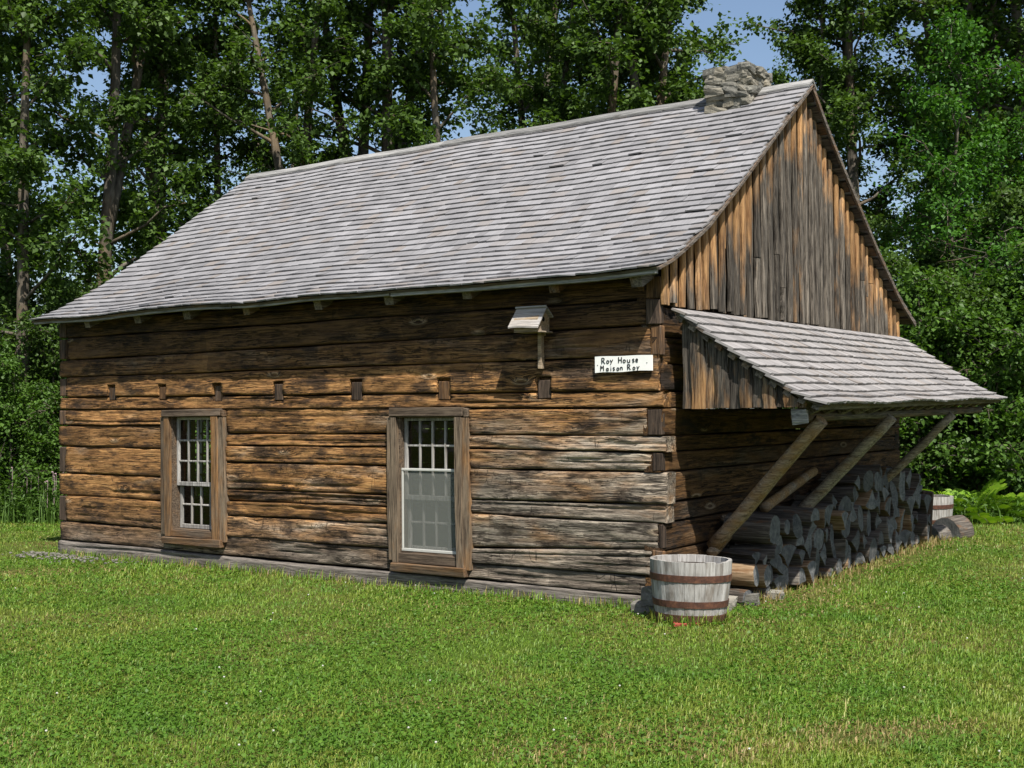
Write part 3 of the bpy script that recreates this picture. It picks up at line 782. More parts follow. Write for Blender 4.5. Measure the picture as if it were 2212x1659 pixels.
# ------------------------------------------------------------------ gable boards
def roof_under(y):
    if y <= 3.155: return float(np.interp(y, PF[:, 0], PF[:, 1]))
    return float(np.interp(y, PB[::-1, 0], PB[::-1, 1]))
def gboard(y0, y1, zb, ztop, x, mat, parent, th=.022, bulge=.015, zsplit=None, axis=0, name='gable_board', wf=None, wav=.008):
    """upright board; axis 0: faces +x in the plane x, width along y. axis 1: faces -y in plane y=x, width along x"""
    n = 10; V_ = []; F_ = []; Wt = []
    a, c_ = U(0, 6), U(0, 6); k1, k2 = U(2, 6), U(2, 6)
    for i in range(n):
        f = i/(n-1)
        z0 = zb; e0 = wav*math.sin(a+f*k1*2); e1 = wav*math.sin(c_+f*k2*2)
        yl, yr = y0+e0, y1+e1; ym = (yl+yr)/2
        tl, tr_, tm = ztop(yl), ztop(yr), ztop(ym)
        for (yy, tt, dx) in ((yl, tl, 0.0), (yl+(ym-yl)*.5, (tl+tm)/2, bulge), (yr-(yr-ym)*.5, (tr_+tm)/2, bulge), (yr, tr_, 0.0), (yr, tr_, -th), (yl, tl, -th)):
            z = z0+(tt-z0)*f
            d = x+dx+.003*math.sin(a+z*3)
            V_.append((d, yy, z) if axis == 0 else (yy, x-(dx+.003*math.sin(a+z*3)), z))
            Wt.append(wf(yy, z, tt) if wf else .5)
    for i in range(n-1):
        for k in range(6):
            q = (i*6+k, i*6+(k+1) % 6, (i+1)*6+(k+1) % 6, (i+1)*6+k); F_.append(q)
    F_ += [(5, 4, 3, 2, 1, 0), tuple((n-1)*6+k for k in range(6))]
    me = mesh_of(name, V_, F_, random.random(), Wt)
    return link(name, me, mat, parent)
def gw(y, z, top):
    d = top-z
    edge = min(1.0, max(0.0, (d-.10)/.75))
    return .12+.93*edge
y = -0.005; lay_i = 0; random.seed(314)
GT = lambda yy: roof_under(min(max(yy, -.25), 6.5))-(.056 if yy < 3.15 else .095)
while y < W-.02:
    wd = U(.058, .105); y1 = min(y+wd, W+.01)
    over = lay_i % 2 == 0
    xx = .042 if over else .008
    ov = .004 if over else 0.0
    zb = 2.475-.002*y+U(-.024, .012)
    if random.random() < .14 and GT(y) > 3.3:
        zs = U(2.75, 3.1)
        gboard(y+(.001 if over else .006), y1-(.003 if over else .008), zb, lambda q, zs=zs: zs-.003, xx, MAT['gable'], house, wf=gw and (lambda a_, b_, c_, t_=GT(y): gw(0, b_, t_)))
        gboard(y+(.001 if over else .006), y1-(.003 if over else .008), zs+.003, GT, xx+.003, MAT['gable'], house, wf=gw)
    else:
        gboard(y+(.001 if over else .006), y1-(.003 if over else .008), zb, GT, xx, MAT['gable'], house, wf=gw)
    y = y1; lay_i += 1
# backing behind the gable boards and the far gable
for xs in ((-.09, -.03), (-7.89, -7.85)):
    V_ = []; yy = np.linspace(0.02, W-.02, 25)
    for x in xs:
        for q in yy: V_.append((x, q, 2.69))
        for q in yy: V_.append((x, q, max(roof_under(q)-.075, 2.695)))
    n = 25; F_ = []
    for i in range(n-1):
        F_.append((i+1, i, n+i, n+i+1)); F_.append((2*n+i, 2*n+i+1, 3*n+i+1, 3*n+i))
        F_.append((n+i, 3*n+i, 3*n+i+1, n+i+1))
    link('gable_backing', mesh_of('gable_backing', V_, F_, .5), MAT['interior'], house)

# ------------------------------------------------------------------ lean-to timbers
y_p = .15
def lt_under(x): # underside height of the lean-to roof over the side panel
    v = (LB0[0]-x)/(LB0[0]-LT0[0]); return lt(.012, v, -.055)[2]
x = .125; k = 0
while x < 1.13:
    wd = U(.075, .115); x1 = min(x+wd, 1.16)
    over = k % 2
    gboard(x-(.006 if over else 0), x1+(.006 if over else -.003), 1.615+U(-.008, .006), lambda q: lt_under(q), y_p-(.024 if over else 0), MAT['gable'], house, th=.02, bulge=.006, axis=1, name='panel_board',
           wf=lambda a_, z_, t_: .62+.35*min(1, max(0, (z_-1.7)/.35)), wav=.006)
    x = x1; k += 1
# laths under the lean-to shingles (ends show at the rake) and rafters
for i in range(11):
    v0 = (i+.15)/11; v1 = (i+.62)/11
    V_ = []
    e = U(-.02, .02)/6
    for h_ in (-.062, -.024):
        for u_ in (.006+abs(e), .992):
            for v_ in (v0, v1): V_.append(lt(u_, v_, h_))
    link('lath', mesh_of('lath', V_, [(0,1,3,2),(4,6,7,5),(0,4,5,1),(2,3,7,6),(0,2,6,4),(1,5,7,3)], U(0,1)), MAT['rafter'], lean)
for i in range(16):
    u_ = .045+.91*i/15; V_ = []; du = .007
    for (v_, h0, h1) in ((.035+U(-.01, .01), -.064, -.155), (.97, -.064, -.155)):
        V_ += [lt(u_-du, v_, h0), lt(u_+du, v_, h0), lt(u_+du, v_+(.05 if v_ < .5 else 0), h1), lt(u_-du, v_+(.05 if v_ < .5 else 0), h1)]
    link('rafter', mesh_of('rafter', V_, [(0,1,2,3),(7,6,5,4),(0,4,5,1),(1,5,6,2),(2,6,7,3),(3,7,4,0)], U(0,1)), MAT['rafter'], lean)
V_, F_ = tube([(1.06, .19, 1.545), (1.06, 2, 1.55), (1.06, 4, 1.565), (1.06, 5.86, 1.58)], [.042, .04, .04, .04], 10, True, .04)
link('eave_beam', mesh_of('eave_beam', V_, F_, .3, smooth=False), MAT['rafter'], lean)
V_, F_ = bevbox(1.03, 1.16, .165, .187, 1.49, 1.60, .004, .012)
link('end_block', mesh_of('end_block', V_, F_, .8), MAT['ridge'], lean)
# diagonal brace poles
for (a, b_, r0, r1, rv) in (((.10, .73, .44), (1.15, .51, 1.515), .062, .052, .2), ((.16, 2.43, .55), (1.13, 2.37, 1.52), .058, .05, .75), ((.12, 4.48, .55), (1.13, 4.45, 1.53), .05, .042, .6)):
    P_ = [Vector(a).lerp(Vector(b_), k/7)+Vector((U(-.006, .006), U(-.006, .006), U(-.006, .006))) for k in range(8)]
    V_, F_ = tube(P_, [r0+(r1-r0)*k/7+U(-.003, .003) for k in range(8)], 12, True, .03)
    me = mesh_of('brace', V_, F_, rv, smooth=True); me.polygons[-1].use_smooth = False; me.polygons[-2].use_smooth = False
    link('brace', me, MAT['brace'], house)

# ------------------------------------------------------------------ chimney
def stone_mat(name, pal, sc=3.0):
    t = NT(name); P = t.pos(); rn = t.attr('rnd'); Pr = t.offset(P, rn)
    n1 = t.noise(t.mapping(Pr, (7*sc/3, 7*sc/3, 18*sc/3)), 1.0, 6, 0.65); n2 = t.noise(Pr, 30*sc/3, 4, .7)
    c = t.ramp(rn, [(0.0, pal[0]), (0.4, pal[1]), (0.75, pal[2]), (1.0, pal[3])])
    c = t.mix(t.ramp(n1, [(.3, 0.75), (.6, 0.0)]), c, tuple(q*.35 for q in pal[0]))
    c = t.mix(t.ramp(n2, [(.55, 0.0), (.75, .6)]), c, (0.34, 0.34, 0.29))
    return t.finish(c, .9, t.bump(t.math('ADD', n1, t.math('MULTIPLY', n2, .5)), .9, .02), .2)
MAT['stone'] = stone_mat('chimney_stone', [(0.12, 0.118, 0.105), (0.18, 0.172, 0.145), (0.23, 0.205, 0.155), (0.26, 0.24, 0.20)])
MAT['mortar'] = simple('chimney_mortar', (0.23, 0.21, 0.175), .95, .1, 25, .45, .02)
CX0, CX1, CY0, CY1 = -0.90, -0.46, 2.88, 3.40
V_, F_ = bevbox(CX0+.025, CX1-.025, CY0+.025, CY1-.025, 4.45, 5.13, .04, .012)
chim = link('chimney', mesh_of('chimney', V_, F_, .5), MAT['mortar'], house, label='squat fieldstone chimney straddling the ridge')
def rock_mesh(sx, sy, sz, seed, sub_=2, amt=.16, box=.75):
    r = np.random.default_rng(seed); n = 5
    import bmesh
    bm = bmesh.new(); bmesh.ops.create_cube(bm, size=2.0)
    bmesh.ops.subdivide_edges(bm, edges=bm.edges[:], cuts=sub_, use_grid_fill=True)
    ph = r.uniform(0, 6.28, (6, 3)); fr = r.uniform(1.0, 3.4, (6, 3)); am = r.uniform(.4, 1, 6)
    for v in bm.verts:
        p = np.array(v.co); sph = p/np.linalg.norm(p)*1.15; p = p*box+sph*(1-box)
        d = sum(am[k]*math.sin(fr[k]@p+ph[k][0]) for k in range(6))/6
        d2 = r.uniform(-.05, .05)
        p = p*(1+amt*d+d2); v.co = (p[0]*sx/2, p[1]*sy/2, p[2]*sz/2)
    V_ = [tuple(v.co) for v in bm.verts]; F_ = [tuple(q.index for q in f.verts) for f in bm.faces]; bm.free()
    return V_, F_
sid = 900
z = 4.50
while z < 5.13:
    hgt = U(.035, .10)
    if z+hgt > 5.13: hgt = max(.04, 5.17-z)
    for face in range(4):
        lo, hi = ((CX0, CX1) if face in (0, 2) else (CY0, CY1))
        a = lo-.02
        while a < hi:
            wd = U(.09, .26); bq = min(a+wd, hi+.02)
            if bq-a > .04:
                sid += 1
                V_, F_ = rock_mesh(bq-a+.02, .14, hgt+.02, sid, 2, .42, .62)
                cxx = (a+bq)/2; dep = .035+U(-.035, .03); tl = U(-.2, .2)
                V_ = [(v[0]*math.cos(tl)-v[2]*math.sin(tl), v[1], v[0]*math.sin(tl)+v[2]*math.cos(tl)) for v in V_]
                V2 = []
                for v in V_:
                    if face == 0: V2.append((cxx+v[0], CY0+dep+v[1], z+hgt/2+v[2]))
                    elif face == 2: V2.append((cxx+v[0], CY1-dep+v[1], z+hgt/2+v[2]))
                    elif face == 1: V2.append((CX1-dep+v[1], cxx+v[0], z+hgt/2+v[2]))
                    else: V2.append((CX0+dep+v[1], cxx+v[0], z+hgt/2+v[2]))
                zt = max(v[2] for v in V2); ymin = min(v[1] for v in V2); 
                if zt > roof_under((ymin+max(v[1] for v in V2))/2)-.05 or face in (1, 3):
                    link('stone', mesh_of('stone', V2, F_, U(0, 1)), MAT['stone'], chim)
            a = bq
    z += hgt
for k in range(7):
    sid += 1
    V_, F_ = rock_mesh(U(.15, .3), U(.15, .25), U(.05, .12), sid, 2, .4, .6)
    px_, py_ = U(CX0+.08, CX1-.08), U(CY0+.08, CY1-.08)
    link('stone', mesh_of('stone', [(v[0]+px_, v[1]+py_, v[2]+5.135) for v in V_], F_, U(0, 1)), MAT['stone'], chim)

# ------------------------------------------------------------------ birdhouse on the wall
MAT['bird'] = board_material('birdhouse_wood', 0, (0.40, 0.27, 0.15), (0.26, 0.17, 0.09), (0.40, 0.33, 0.25), (0.18, 0.14, 0.10), False, -.1, .5, .003)
MAT['bird_roof'] = board_material('birdhouse_roof_board', 0, (0.50, 0.44, 0.38), (0.36, 0.32, 0.28), (0.46, 0.44, 0.42), (0.24, 0.23, 0.22), False, 0.0, .4, .003)
MAT['black'] = simple('dark_hole', (0.01, 0.008, 0.006), .9, .05)
bh = empty('birdhouse', (-1.16, -0.02, 1.965), 'small weathered wooden birdhouse on a short post against the log wall', 'birdhouse')
def at_b(V_): return [(v[0]+1.16, v[1]+.02, v[2]-1.965) for v in V_]
def bpart(name, V_, F_, mat, rv=.5): return link(name, mesh_of(name, at_b(V_), F_, rv), mat, bh)
V_, F_ = bevbox(-1.148, -1.108, -.052, -.006, 1.967, 2.285, .003, .002); bpart('post', V_, F_, MAT['bird'], .2)
# body: pentagonal end profile, ridge along the wall
prof5 = [(-.205, 2.275), (-.02, 2.275), (-.02, 2.395), (-.11, 2.475), (-.205, 2.385)]
V_ = [(x, p[0], p[1]) for x in (-1.285, -1.045) for p in prof5]
F_ = [(0,1,2,3,4), (9,8,7,6,5)]+[(i, i+5, (i+1) % 5+5, (i+1) % 5) for i in range(5)]
bpart('box', V_, F_, MAT['bird'], .35)
for nm, (ya, za, yb, zb) in (('roof_panel', (-.252, 2.322, -.108, 2.496)), ('roof_panel', (-.104, 2.494, -.012, 2.415))):
    n = 6; V_ = []; dz = .014
    for i in range(n+1):
        x = -1.315+.305*i/n; cv = .006*math.sin(i/n*PI*1.4+.4)
        V_ += [(x, ya, za+cv), (x, yb, zb), (x, yb, zb-dz), (x, ya, za-dz+cv)]
    F_ = []
    for i in range(n):
        for k in range(4): F_.append((i*4+k, i*4+(k+1) % 4, (i+1)*4+(k+1) % 4, (i+1)*4+k))
    F_ += [(3,2,1,0), tuple(n*4+k for k in range(4))]
    bpart(nm, V_, F_, MAT['bird_roof'], U(0, 1))
V_, F_ = bevbox(-1.32, -1.008, -.135, -.112, 2.484, 2.502, .003, .001); bpart('ridge_strip', V_, F_, MAT['bird_roof'], .9)
V_, F_ = tube([(-1.0435, -.115, 2.385), (-1.052, -.115, 2.385)], [.021, .021], 14); bpart('entry_hole', V_, F_, MAT['black'])
V_, F_ = bevbox(-1.05, -1.0, -.20, -.03, 2.267, 2.281, .003, .002); bpart('perch', V_, F_, MAT['bird'], .7)
V_, F_ = bevbox(-1.16, -1.10, -.02, .03, 2.25, 2.40, .003, .001); bpart('bracket', V_, F_, MAT['bird'], .1)

# ------------------------------------------------------------------ hand-lettered sign
MAT['sign'] = simple('sign_white_paint', (0.78, 0.78, 0.75), .6, .3, 14, .07, .002)
MAT['ink'] = simple('black_brush_paint', (0.012, 0.011, 0.010), .6, .3)
sg = empty('house_sign', (-.32, -.03, 1.92), 'white painted board sign with black hand lettering in two lines near the corner', 'sign')
n = 8; V_ = []; F_ = []
for i in range(n+1):
    x = -.585+.53*i/n; dz = .003*math.sin(i*1.3); f = i/n
    V_ += [(x+.32, -.012, -.002+.009*f+dz), (x+.32, .008, -.002+.009*f+dz), (x+.32, .008, .133-.002*f+dz*.5), (x+.32, -.012, .133-.002*f+dz*.5)]
for i in range(n):
    for k in range(4): F_.append((i*4+k, (i+1)*4+k, (i+1)*4+(k+1) % 4, i*4+(k+1) % 4))
F_ += [(0,1,2,3), tuple(n*4+k for k in (3,2,1,0))]
link('board', mesh_of('board', V_, F_, .5), MAT['sign'], sg)
def circ(cx, cy, rx, ry, a0=0, a1=360, n=12): return [(cx+rx*math.cos(math.radians(a0+(a1-a0)*i/n)), cy+ry*math.sin(math.radians(a0+(a1-a0)*i/n))) for i in range(n+1)]
G = {   # strokes in a box of unit height, baseline 0
 'R': (.62, [[(0.02, 0), (0, 1)], [(0, .98), (.3, 1.0), (.5, .88), (.48, .66), (.3, .52), (.02, .5)], [(.2, .5), (.6, .0)]]),
 'o': (.5, [circ(.25, .27, .22, .25)]),
 'y': (.55, [[(.03, .55), (.25, .15)], [(.52, .6), (.3, .2), (.05, -.28)]]),
 'H': (.6, [[(0, 0), (.02, 1)], [(.55, 0), (.56, .98)], [(.02, .5), (.55, .48)]]),
 'u': (.55, [[(.02, .55), (.04, .15), (.2, .0), (.4, .08), (.46, .3)], [(.48, .56), (.47, 0)]]),
 's': (.45, [[(.4, .5), (.22, .57), (.06, .46), (.12, .34), (.32, .24), (.4, .12), (.26, .0), (.05, .04)]]),
 'e': (.5, [[(.05, .28), (.43, .32), (.4, .5), (.22, .56), (.06, .42), (.05, .2), (.18, .02), (.42, .05)]]),
 'M': (.75, [[(0, 0), (.06, 1)], [(.06, .98), (.34, .45)], [(.34, .45), (.62, 1)], [(.62, 1), (.66, 0)]]),
 'a': (.55, [circ(.23, .27, .2, .24), [(.45, .54), (.46, 0)]]),
 'i': (.2, [[(.08, 0), (.08, .5)], [(.08, .74), (.1, .8)]]),
 'n': (.5, [[(.03, 0), (.03, .54)], [(.04, .36), (.2, .54), (.38, .48), (.42, .25), (.43, 0)]]),
}
def stroke_mesh(strokes, sx, sz, ox, oz, wd):
    V_ = []; F_ = []
    for st in strokes:
        P_ = [(ox+p[0]*sx, oz+p[1]*sz) for p in st]
        for i, p in enumerate(P_):
            a = P_[max(i-1, 0)]; c_ = P_[min(i+1, len(P_)-1)]
            dx, dz = c_[0]-a[0], c_[1]-a[1]; l = math.hypot(dx, dz) or 1; nx_, nz_ = -dz/l*wd/2, dx/l*wd/2
            for s_ in (1, -1):
                for yy in (-.0155, -.0105): V_.append((p[0]+s_*nx_, yy, p[1]+s_*nz_))
        b0 = len(V_)-4*len(P_)
        for i in range(len(P_)-1):
            A_ = b0+i*4; B_ = A_+4
            F_ += [(A_, B_, B_+2, A_+2), (A_, A_+1, B_+1, B_), (A_+2, B_+2, B_+3, A_+3), (A_+1, A_+3, B_+3, B_+1)]
        F_ += [(b0, b0+2, b0+3, b0+1)]; e0 = len(V_)-4; F_ += [(e0, e0+1, e0+3, e0+2)]
    return V_, F_
def zx(px): return -.588+(px-1292)/(1908-1292)*.533+.32
line1 = [('R', 1372), ('o', 1424), ('y', 1464), ('H', 1556), ('o', 1604), ('u', 1650), ('s', 1702), ('e', 1738)]
line2 = [('M', 1358), ('a', 1420), ('i', 1468), ('s', 1492), ('o', 1535), ('n', 1574), ('R', 1652), ('o', 1708), ('y', 1750)]
for ln, bz, hh in ((line1, .073, .047), (line2, .013, .043)):
    for ch, px_ in ln:
        V_, F_ = stroke_mesh(G[ch][1], hh*1.05, hh, zx(px_), bz+U(-.002, .002)+.004*(px_-1358)/400, .0066)
        link('letter', mesh_of('letter', V_, F_), MAT['ink'], sg)
for px_, zz in ((1325, .06), (1858, .068)):
    V_, F_ = tube([(zx(px_), -.0145, zz), (zx(px_), -.0105, zz)], [.004, .004], 8); link('nail', mesh_of('nail', V_, F_), MAT['ink'], sg)

# ------------------------------------------------------------------ half-barrel planters
def barrel_mats():
    t = NT('barrel_stave'); P = t.pos(); rn = t.attr('rnd'); Pr = t.offset(P, rn)
    g = t.noise(t.mapping(Pr, (60, 60, 4)), 1.0, 5, .65); bl = t.noise(t.mapping(Pr, (10, 10, 3)), 1.0, 4, .6)
    c = t.ramp(g, [(.28, (.16, .145, .125)), (.48, (.31, .298, .28)), (.75, (.48, .468, .445))])
    c = t.mix(t.ramp(bl, [(.34, .75), (.5, 0.)]), c, (.16, .135, .11))
    tone = t.math('ADD', .78, t.math('MULTIPLY', t.math('FRACT', t.math('MULTIPLY', rn, 9.1)), .34))
    c = t.mix(1.0, c, t.n('ShaderNodeCombineColor', {0: tone, 1: tone, 2: tone}).outputs[0], 'MULTIPLY')
    m1 = t.finish(c, .8, t.bump(g, .7, .004), .2)
    t = NT('rusty_hoop'); P = t.pos()
    a = t.noise(P, 18, 6, .7); b_ = t.noise(P, 60, 3, .6)
    c = t.ramp(a, [(.3, (.035, .018, .013)), (.5, (.085, .038, .024)), (.72, (.17, .075, .04))])
    m2 = t.finish(c, .75, t.bump(b_, .5, .003), .35, .15)
    return m1, m2
MAT['stave'], MAT['hoop'] = barrel_mats()
MAT['soil_dark'] = simple('planter_soil', (.022, .016, .011), .95, .1, 30, .5, .02)
def half_barrel(loc, rt, rb, hgt, tilt, label, seed):
    random.seed(seed)
    o = empty('half_barrel', loc, label, 'barrel', 'half barrel planters'); o.rotation_euler = tilt
    ns = 24; prof_r = lambda f: rb+(rt-rb)*(1-(1-f)**1.5)
    for k in range(ns):
        a0, a1 = 2*PI*k/ns, 2*PI*(k+1)/ns; V_ = []; F_ = []; nz_ = 7
        wv = U(-.3, .3)*2*PI/ns*.35; top = hgt+U(-.003, .003)
        if random.random() < .08: top -= U(.006, .016)
        for i in range(nz_):
            f = i/(nz_-1); r_ = prof_r(f)+U(-.0015, .0015)
            for (rr, aa) in ((r_, a0+.004), (r_+.002, (a0+a1)/2), (r_, a1-.004), (r_-.026, a1-.004), (r_-.026, a0+.004)):
                V_.append((rr*math.cos(aa), rr*math.sin(aa), top*f))
        for i in range(nz_-1):
            for q in range(5): F_.append((i*5+q, i*5+(q+1) % 5, (i+1)*5+(q+1) % 5, (i+1)*5+q))
        F_ += [(4,3,2,1,0), tuple((nz_-1)*5+q for q in range(5))]
        link('stave', mesh_of('stave', V_, F_, random.random()), MAT['stave'], o)
    for (f0, f1) in ((.005, .115), (.235, .345), (.66, .775)):
        V_ = []; F_ = []; n = 48
        for k in range(n):
            a = 2*PI*k/n
            for (f, e) in ((f0, .003), (f0, .0075), (f1, .0075), (f1, .003)):
                r_ = prof_r(f)+e; V_.append((r_*math.cos(a), r_*math.sin(a), hgt*f+.003*math.sin(a+seed)))
        for k in range(n):
            for q in range(4): F_.append((k*4+q, ((k+1) % n)*4+q, ((k+1) % n)*4+(q+1) % 4, k*4+(q+1) % 4))
        link('hoop', mesh_of('hoop', V_, F_, .5), MAT['hoop'], o)
    V_, F_ = tube([(0, 0, .01), (0, 0, hgt*.88)], [rb-.028, prof_r(.88)-.027], 32)
    link('soil', mesh_of('soil', V_, F_, .5), MAT['soil_dark'], o)
    return o
half_barrel((.375, -.275, .012), .312, .262, .452, (math.radians(-1.2), math.radians(1.0), .3), 'weathered grey half barrel with three rusty hoops at the front corner', 3)
half_barrel((-.02, 7.62, -.005), .31, .265, .45, (0, 0, 1.1), 'half barrel half hidden behind the far end of the woodpile', 8)
random.seed(77)
t = NT('red_brick'); P = t.pos(); nn = t.noise(P, 40, 4, .6)
MAT['brick'] = t.finish(t.mix(nn, (.20, .025, .022), (.36, .075, .06)), .85, t.bump(nn, .6, .006), .2)
V_, F_ = bevbox(-.11, .11, -.055, .055, -.03, .032, .006, .004)
o = link('brick', mesh_of('brick', V_, F_, .5), MAT['brick'], None, 'red brick in the grass under the front half barrel', 'brick'); o.location = (.46, -.495, -.012); o.rotation_euler = (0, 0, .55)

# ------------------------------------------------------------------ loose stones and blocks at the corner
MAT['rock'] = stone_mat('footing_stone', [(0.12, 0.115, 0.10), (0.17, 0.16, 0.14), (0.21, 0.195, 0.165), (0.25, 0.235, 0.20)], 2.0)
MAT['fw'] = None
for (x, y, z, sx, sy, sz, lab) in ((-.015, -.13, .13, .15, .17, .15, 'squared grey block wedged against the corner sill left of the barrel'),
    (-.06, -.11, .02, .27, .20, .13, 'low dark footing stone half sunk under the corner sill left of the barrel'),
    (.33, .40, .02, .22, .20, .11, 'flat footing stone just right of the front barrel'),
    (.47, .62, .02, .16, .13, .13, 'pale squared footing stone in front of the lowest near logs'),
    (.40, .12, .16, .12, .14, .17, 'round-ended grey stone peeping out behind the right side of the front barrel'),
    (.36, .12, .03, .24, .22, .13, 'footing stone under the round-ended one behind the front barrel'),
    (.47, 1.02, .02, .26, .13, .09, 'long flat footing stone at the foot of the near stacked logs')):
    sid += 1; V_, F_ = rock_mesh(sx, sy, sz, sid, 2, .1, .85)
    o = link('footing_stone', mesh_of('footing_stone', V_, F_, U(0, 1)), MAT['rock'], None, lab, 'stone', 'footing stones by the corner'); o.location = (x, y, z); o.rotation_euler = (U(-.1, .1), U(-.1, .1), U(-.4, .4))

# ------------------------------------------------------------------ firewood
def fw_mats():
    t = NT('firewood'); P = t.pos(); rn = t.attr('rnd'); wt = t.attr('wth'); Pr = t.offset(P, rn)
    g = t.noise(t.mapping(Pr, (3.0, 55, 55)), 1.0, 5, .65); bl = t.noise(t.mapping(Pr, (5, 14, 14)), 1.0, 4, .6)
    bark = t.ramp(g, [(.3, (.02, .017, .014)), (.5, (.085, .072, .06)), (.72, (.24, .21, .175))])
    bare = t.ramp(g, [(.3, (.075, .045, .024)), (.5, (.23, .155, .09)), (.72, (.40, .31, .21))])
    split = t.ramp(g, [(.3, (.045, .04, .036)), (.5, (.15, .135, .118)), (.72, (.34, .31, .27))])
    isbare = t.ramp(t.math('FRACT', t.math('MULTIPLY', rn, 5.7)), [(.78, 0.), (.8, 1.)])
    side = t.mix(isbare, t.mix(t.math('FRACT', t.math('MULTIPLY', rn, 3.3)), bark, split), bare)
    red = t.ramp(bl, [(.56, 0.), (.66, .55)])
    side = t.mix(red, side, (.16, .075, .03))
    # end grain: bluish-grey with radial checks
    e1 = t.noise(t.mapping(Pr, (8, 16, 16)), 1.0, 5, .65)
    e2 = t.noise(t.mapping(Pr, (4, 60, 6)), 1.0, 3, .6)
    end = t.ramp(t.math('ADD', t.math('MULTIPLY', e1, .65), t.math('MULTIPLY', e2, .35)), [(.3, (.04, .043, .046)), (.5, (.135, .14, .142)), (.7, (.27, .265, .25))])
    c = t.mix(wt, side, end)
    tone = t.math('ADD', .5, t.math('MULTIPLY', t.math('FRACT', t.math('MULTIPLY', rn, 11.9)), .45))
    c = t.mix(1.0, c, t.n('ShaderNodeCombineColor', {0: tone, 1: tone, 2: tone}).outputs[0], 'MULTIPLY')
    return t.finish(c, .85, t.bump(g, .8, .01), .15)
MAT['fw'] = fw_mats()
def fw_mesh(r, ln, kind, rv):
    """billet along x, centred; kind round / half / wedge"""
    n = 14; pts = []
    if kind == 'round': pts = [(r*.98*math.cos(2*PI*k/n)*(1+U(-.04, .04)), r*.98*math.sin(2*PI*k/n)*(1+U(-.04, .04))) for k in range(n)]
    elif kind == 'half':
        R2 = r*1.25
        pts = [(R2*math.cos(PI*k/8), R2*math.sin(PI*k/8)-r*.62) for k in range(9)]+[(-R2*.45, -r*.66), (0, -r*.58), (R2*.5, -r*.66)]
    else:
        R2 = r*1.75; a0 = -PI*.5+PI*.28; 
        arc = [(R2*math.cos(PI*.5+(k/6-.5)*1.35)*1., R2*math.sin(PI*.5+(k/6-.5)*1.35)-R2*.55) for k in range(7)]
        pts = arc+[(-R2*.28, -R2*.1), (U(-.02, .02), -R2*.55), (R2*.3, -R2*.08)]
        m_ = max(math.hypot(*p) for p in pts); pts = [(p[0]*r/m_*1.12, p[1]*r/m_*1.12) for p in pts]
    n = len(pts); V_ = []; F_ = []; Wt = []
    xs = [-ln/2, -ln/2+.012, -ln*.2, ln*.15, ln/2-.010, ln/2]
    sl = U(-.04, .04); ph = U(0, 6)
    for i, x in enumerate(xs):
        k = .955 if i in (0, 5) else 1.0
        for (a, c_) in pts:
            dx = (a*sl*4+U(-.005, .005)) if i >= 4 else (U(-.01, .01) if i < 2 else 0)
            V_.append((x+dx, a*k+.004*math.sin(ph+x*9), c_*k)); Wt.append(0.0)
    for i in range(5):
        for q in range(n): F_.append((i*n+q, i*n+(q+1) % n, (i+1)*n+(q+1) % n, (i+1)*n+q))
    # separate end faces with a raised heart so that the sawn end has relief
    for side_ in (0, 5):
        b0 = len(V_)
        for q in range(n): V_.append(V_[side_*n+q]); Wt.append(1.0)
        mc = np.mean([V_[side_*n+q] for q in range(n)], axis=0); V_.append((mc[0]+(.004 if side_ else -.004), mc[1], mc[2])); Wt.append(1.0)
        for q in range(n): F_.append((b0+q, b0+(q+1) % n, b0+n) if side_ else (b0+(q+1) % n, b0+q, b0+n))
    me = mesh_of('firewood_log', V_, F_, rv, Wt)
    sm = np.zeros(len(me.polygons), bool)
    if kind == 'round': sm[:5*n] = True
    me.polygons.foreach_set('use_smooth', sm)
    return me
random.seed(21)
def pile_h(y): return float(np.interp(y, [.78, .95, 1.6, 2.2, 2.9, 3.5, 4.5, 5.2, 5.7, 6.0], [.36, .44, .48, .56, .80, .94, .96, .88, .66, .45]))
placed = []     # (y, z, r)
def drop(r):
    best = None
    for y in np.arange(.80+r, 6.0-r, .02):
        z = r
        for (py, pz, pr) in placed:
            d = abs(y-py); R2 = (r+pr)*.985
            if d < R2: z = max(z, pz+math.sqrt(R2*R2-d*d))
        if z+r <= pile_h(y)+.05 and (best is None or z < best[1]-1e-6 or (abs(z-best[1]) < .004 and random.random() < .25)): best = (y, z)
    return best
fails = 0
while fails < 14 and len(placed) < 150:
    r = random.choice([U(.062, .09), U(.085, .12), U(.11, .15)])
    q = drop(r)
    if q is None: fails += 1; continue
    placed.append((q[0], q[1], r))
logs_ = sorted(placed, key=lambda q: (q[1], q[0]))
rows = {}
for (y, z, r) in logs_:
    lev = int(min(5, z/.175)); rows.setdefault(lev, []).append((y, z, r))
LEV = ['on the ground layer', 'in the second layer', 'in the third layer', 'in the fourth layer', 'in the fifth layer', 'on the top layer']
ORD = ['first', 'second', 'third', 'fourth', 'fifth', 'sixth', 'seventh', 'eighth', 'ninth', 'tenth', 'eleventh', 'twelfth', 'thirteenth', 'fourteenth', 'fifteenth', 'sixteenth', 'seventeenth', 'eighteenth', 'nineteenth', 'twentieth', 'twenty-first', 'twenty-second', 'twenty-third', 'twenty-fourth', 'twenty-fifth', 'twenty-sixth', 'twenty-seventh', 'twenty-eighth', 'twenty-ninth', 'thirtieth', 'thirty-first', 'thirty-second', 'thirty-third', 'thirty-fourth', 'thirty-fifth']
KW = {'round': 'round', 'half': 'half-split', 'wedge': 'wedge-split'}
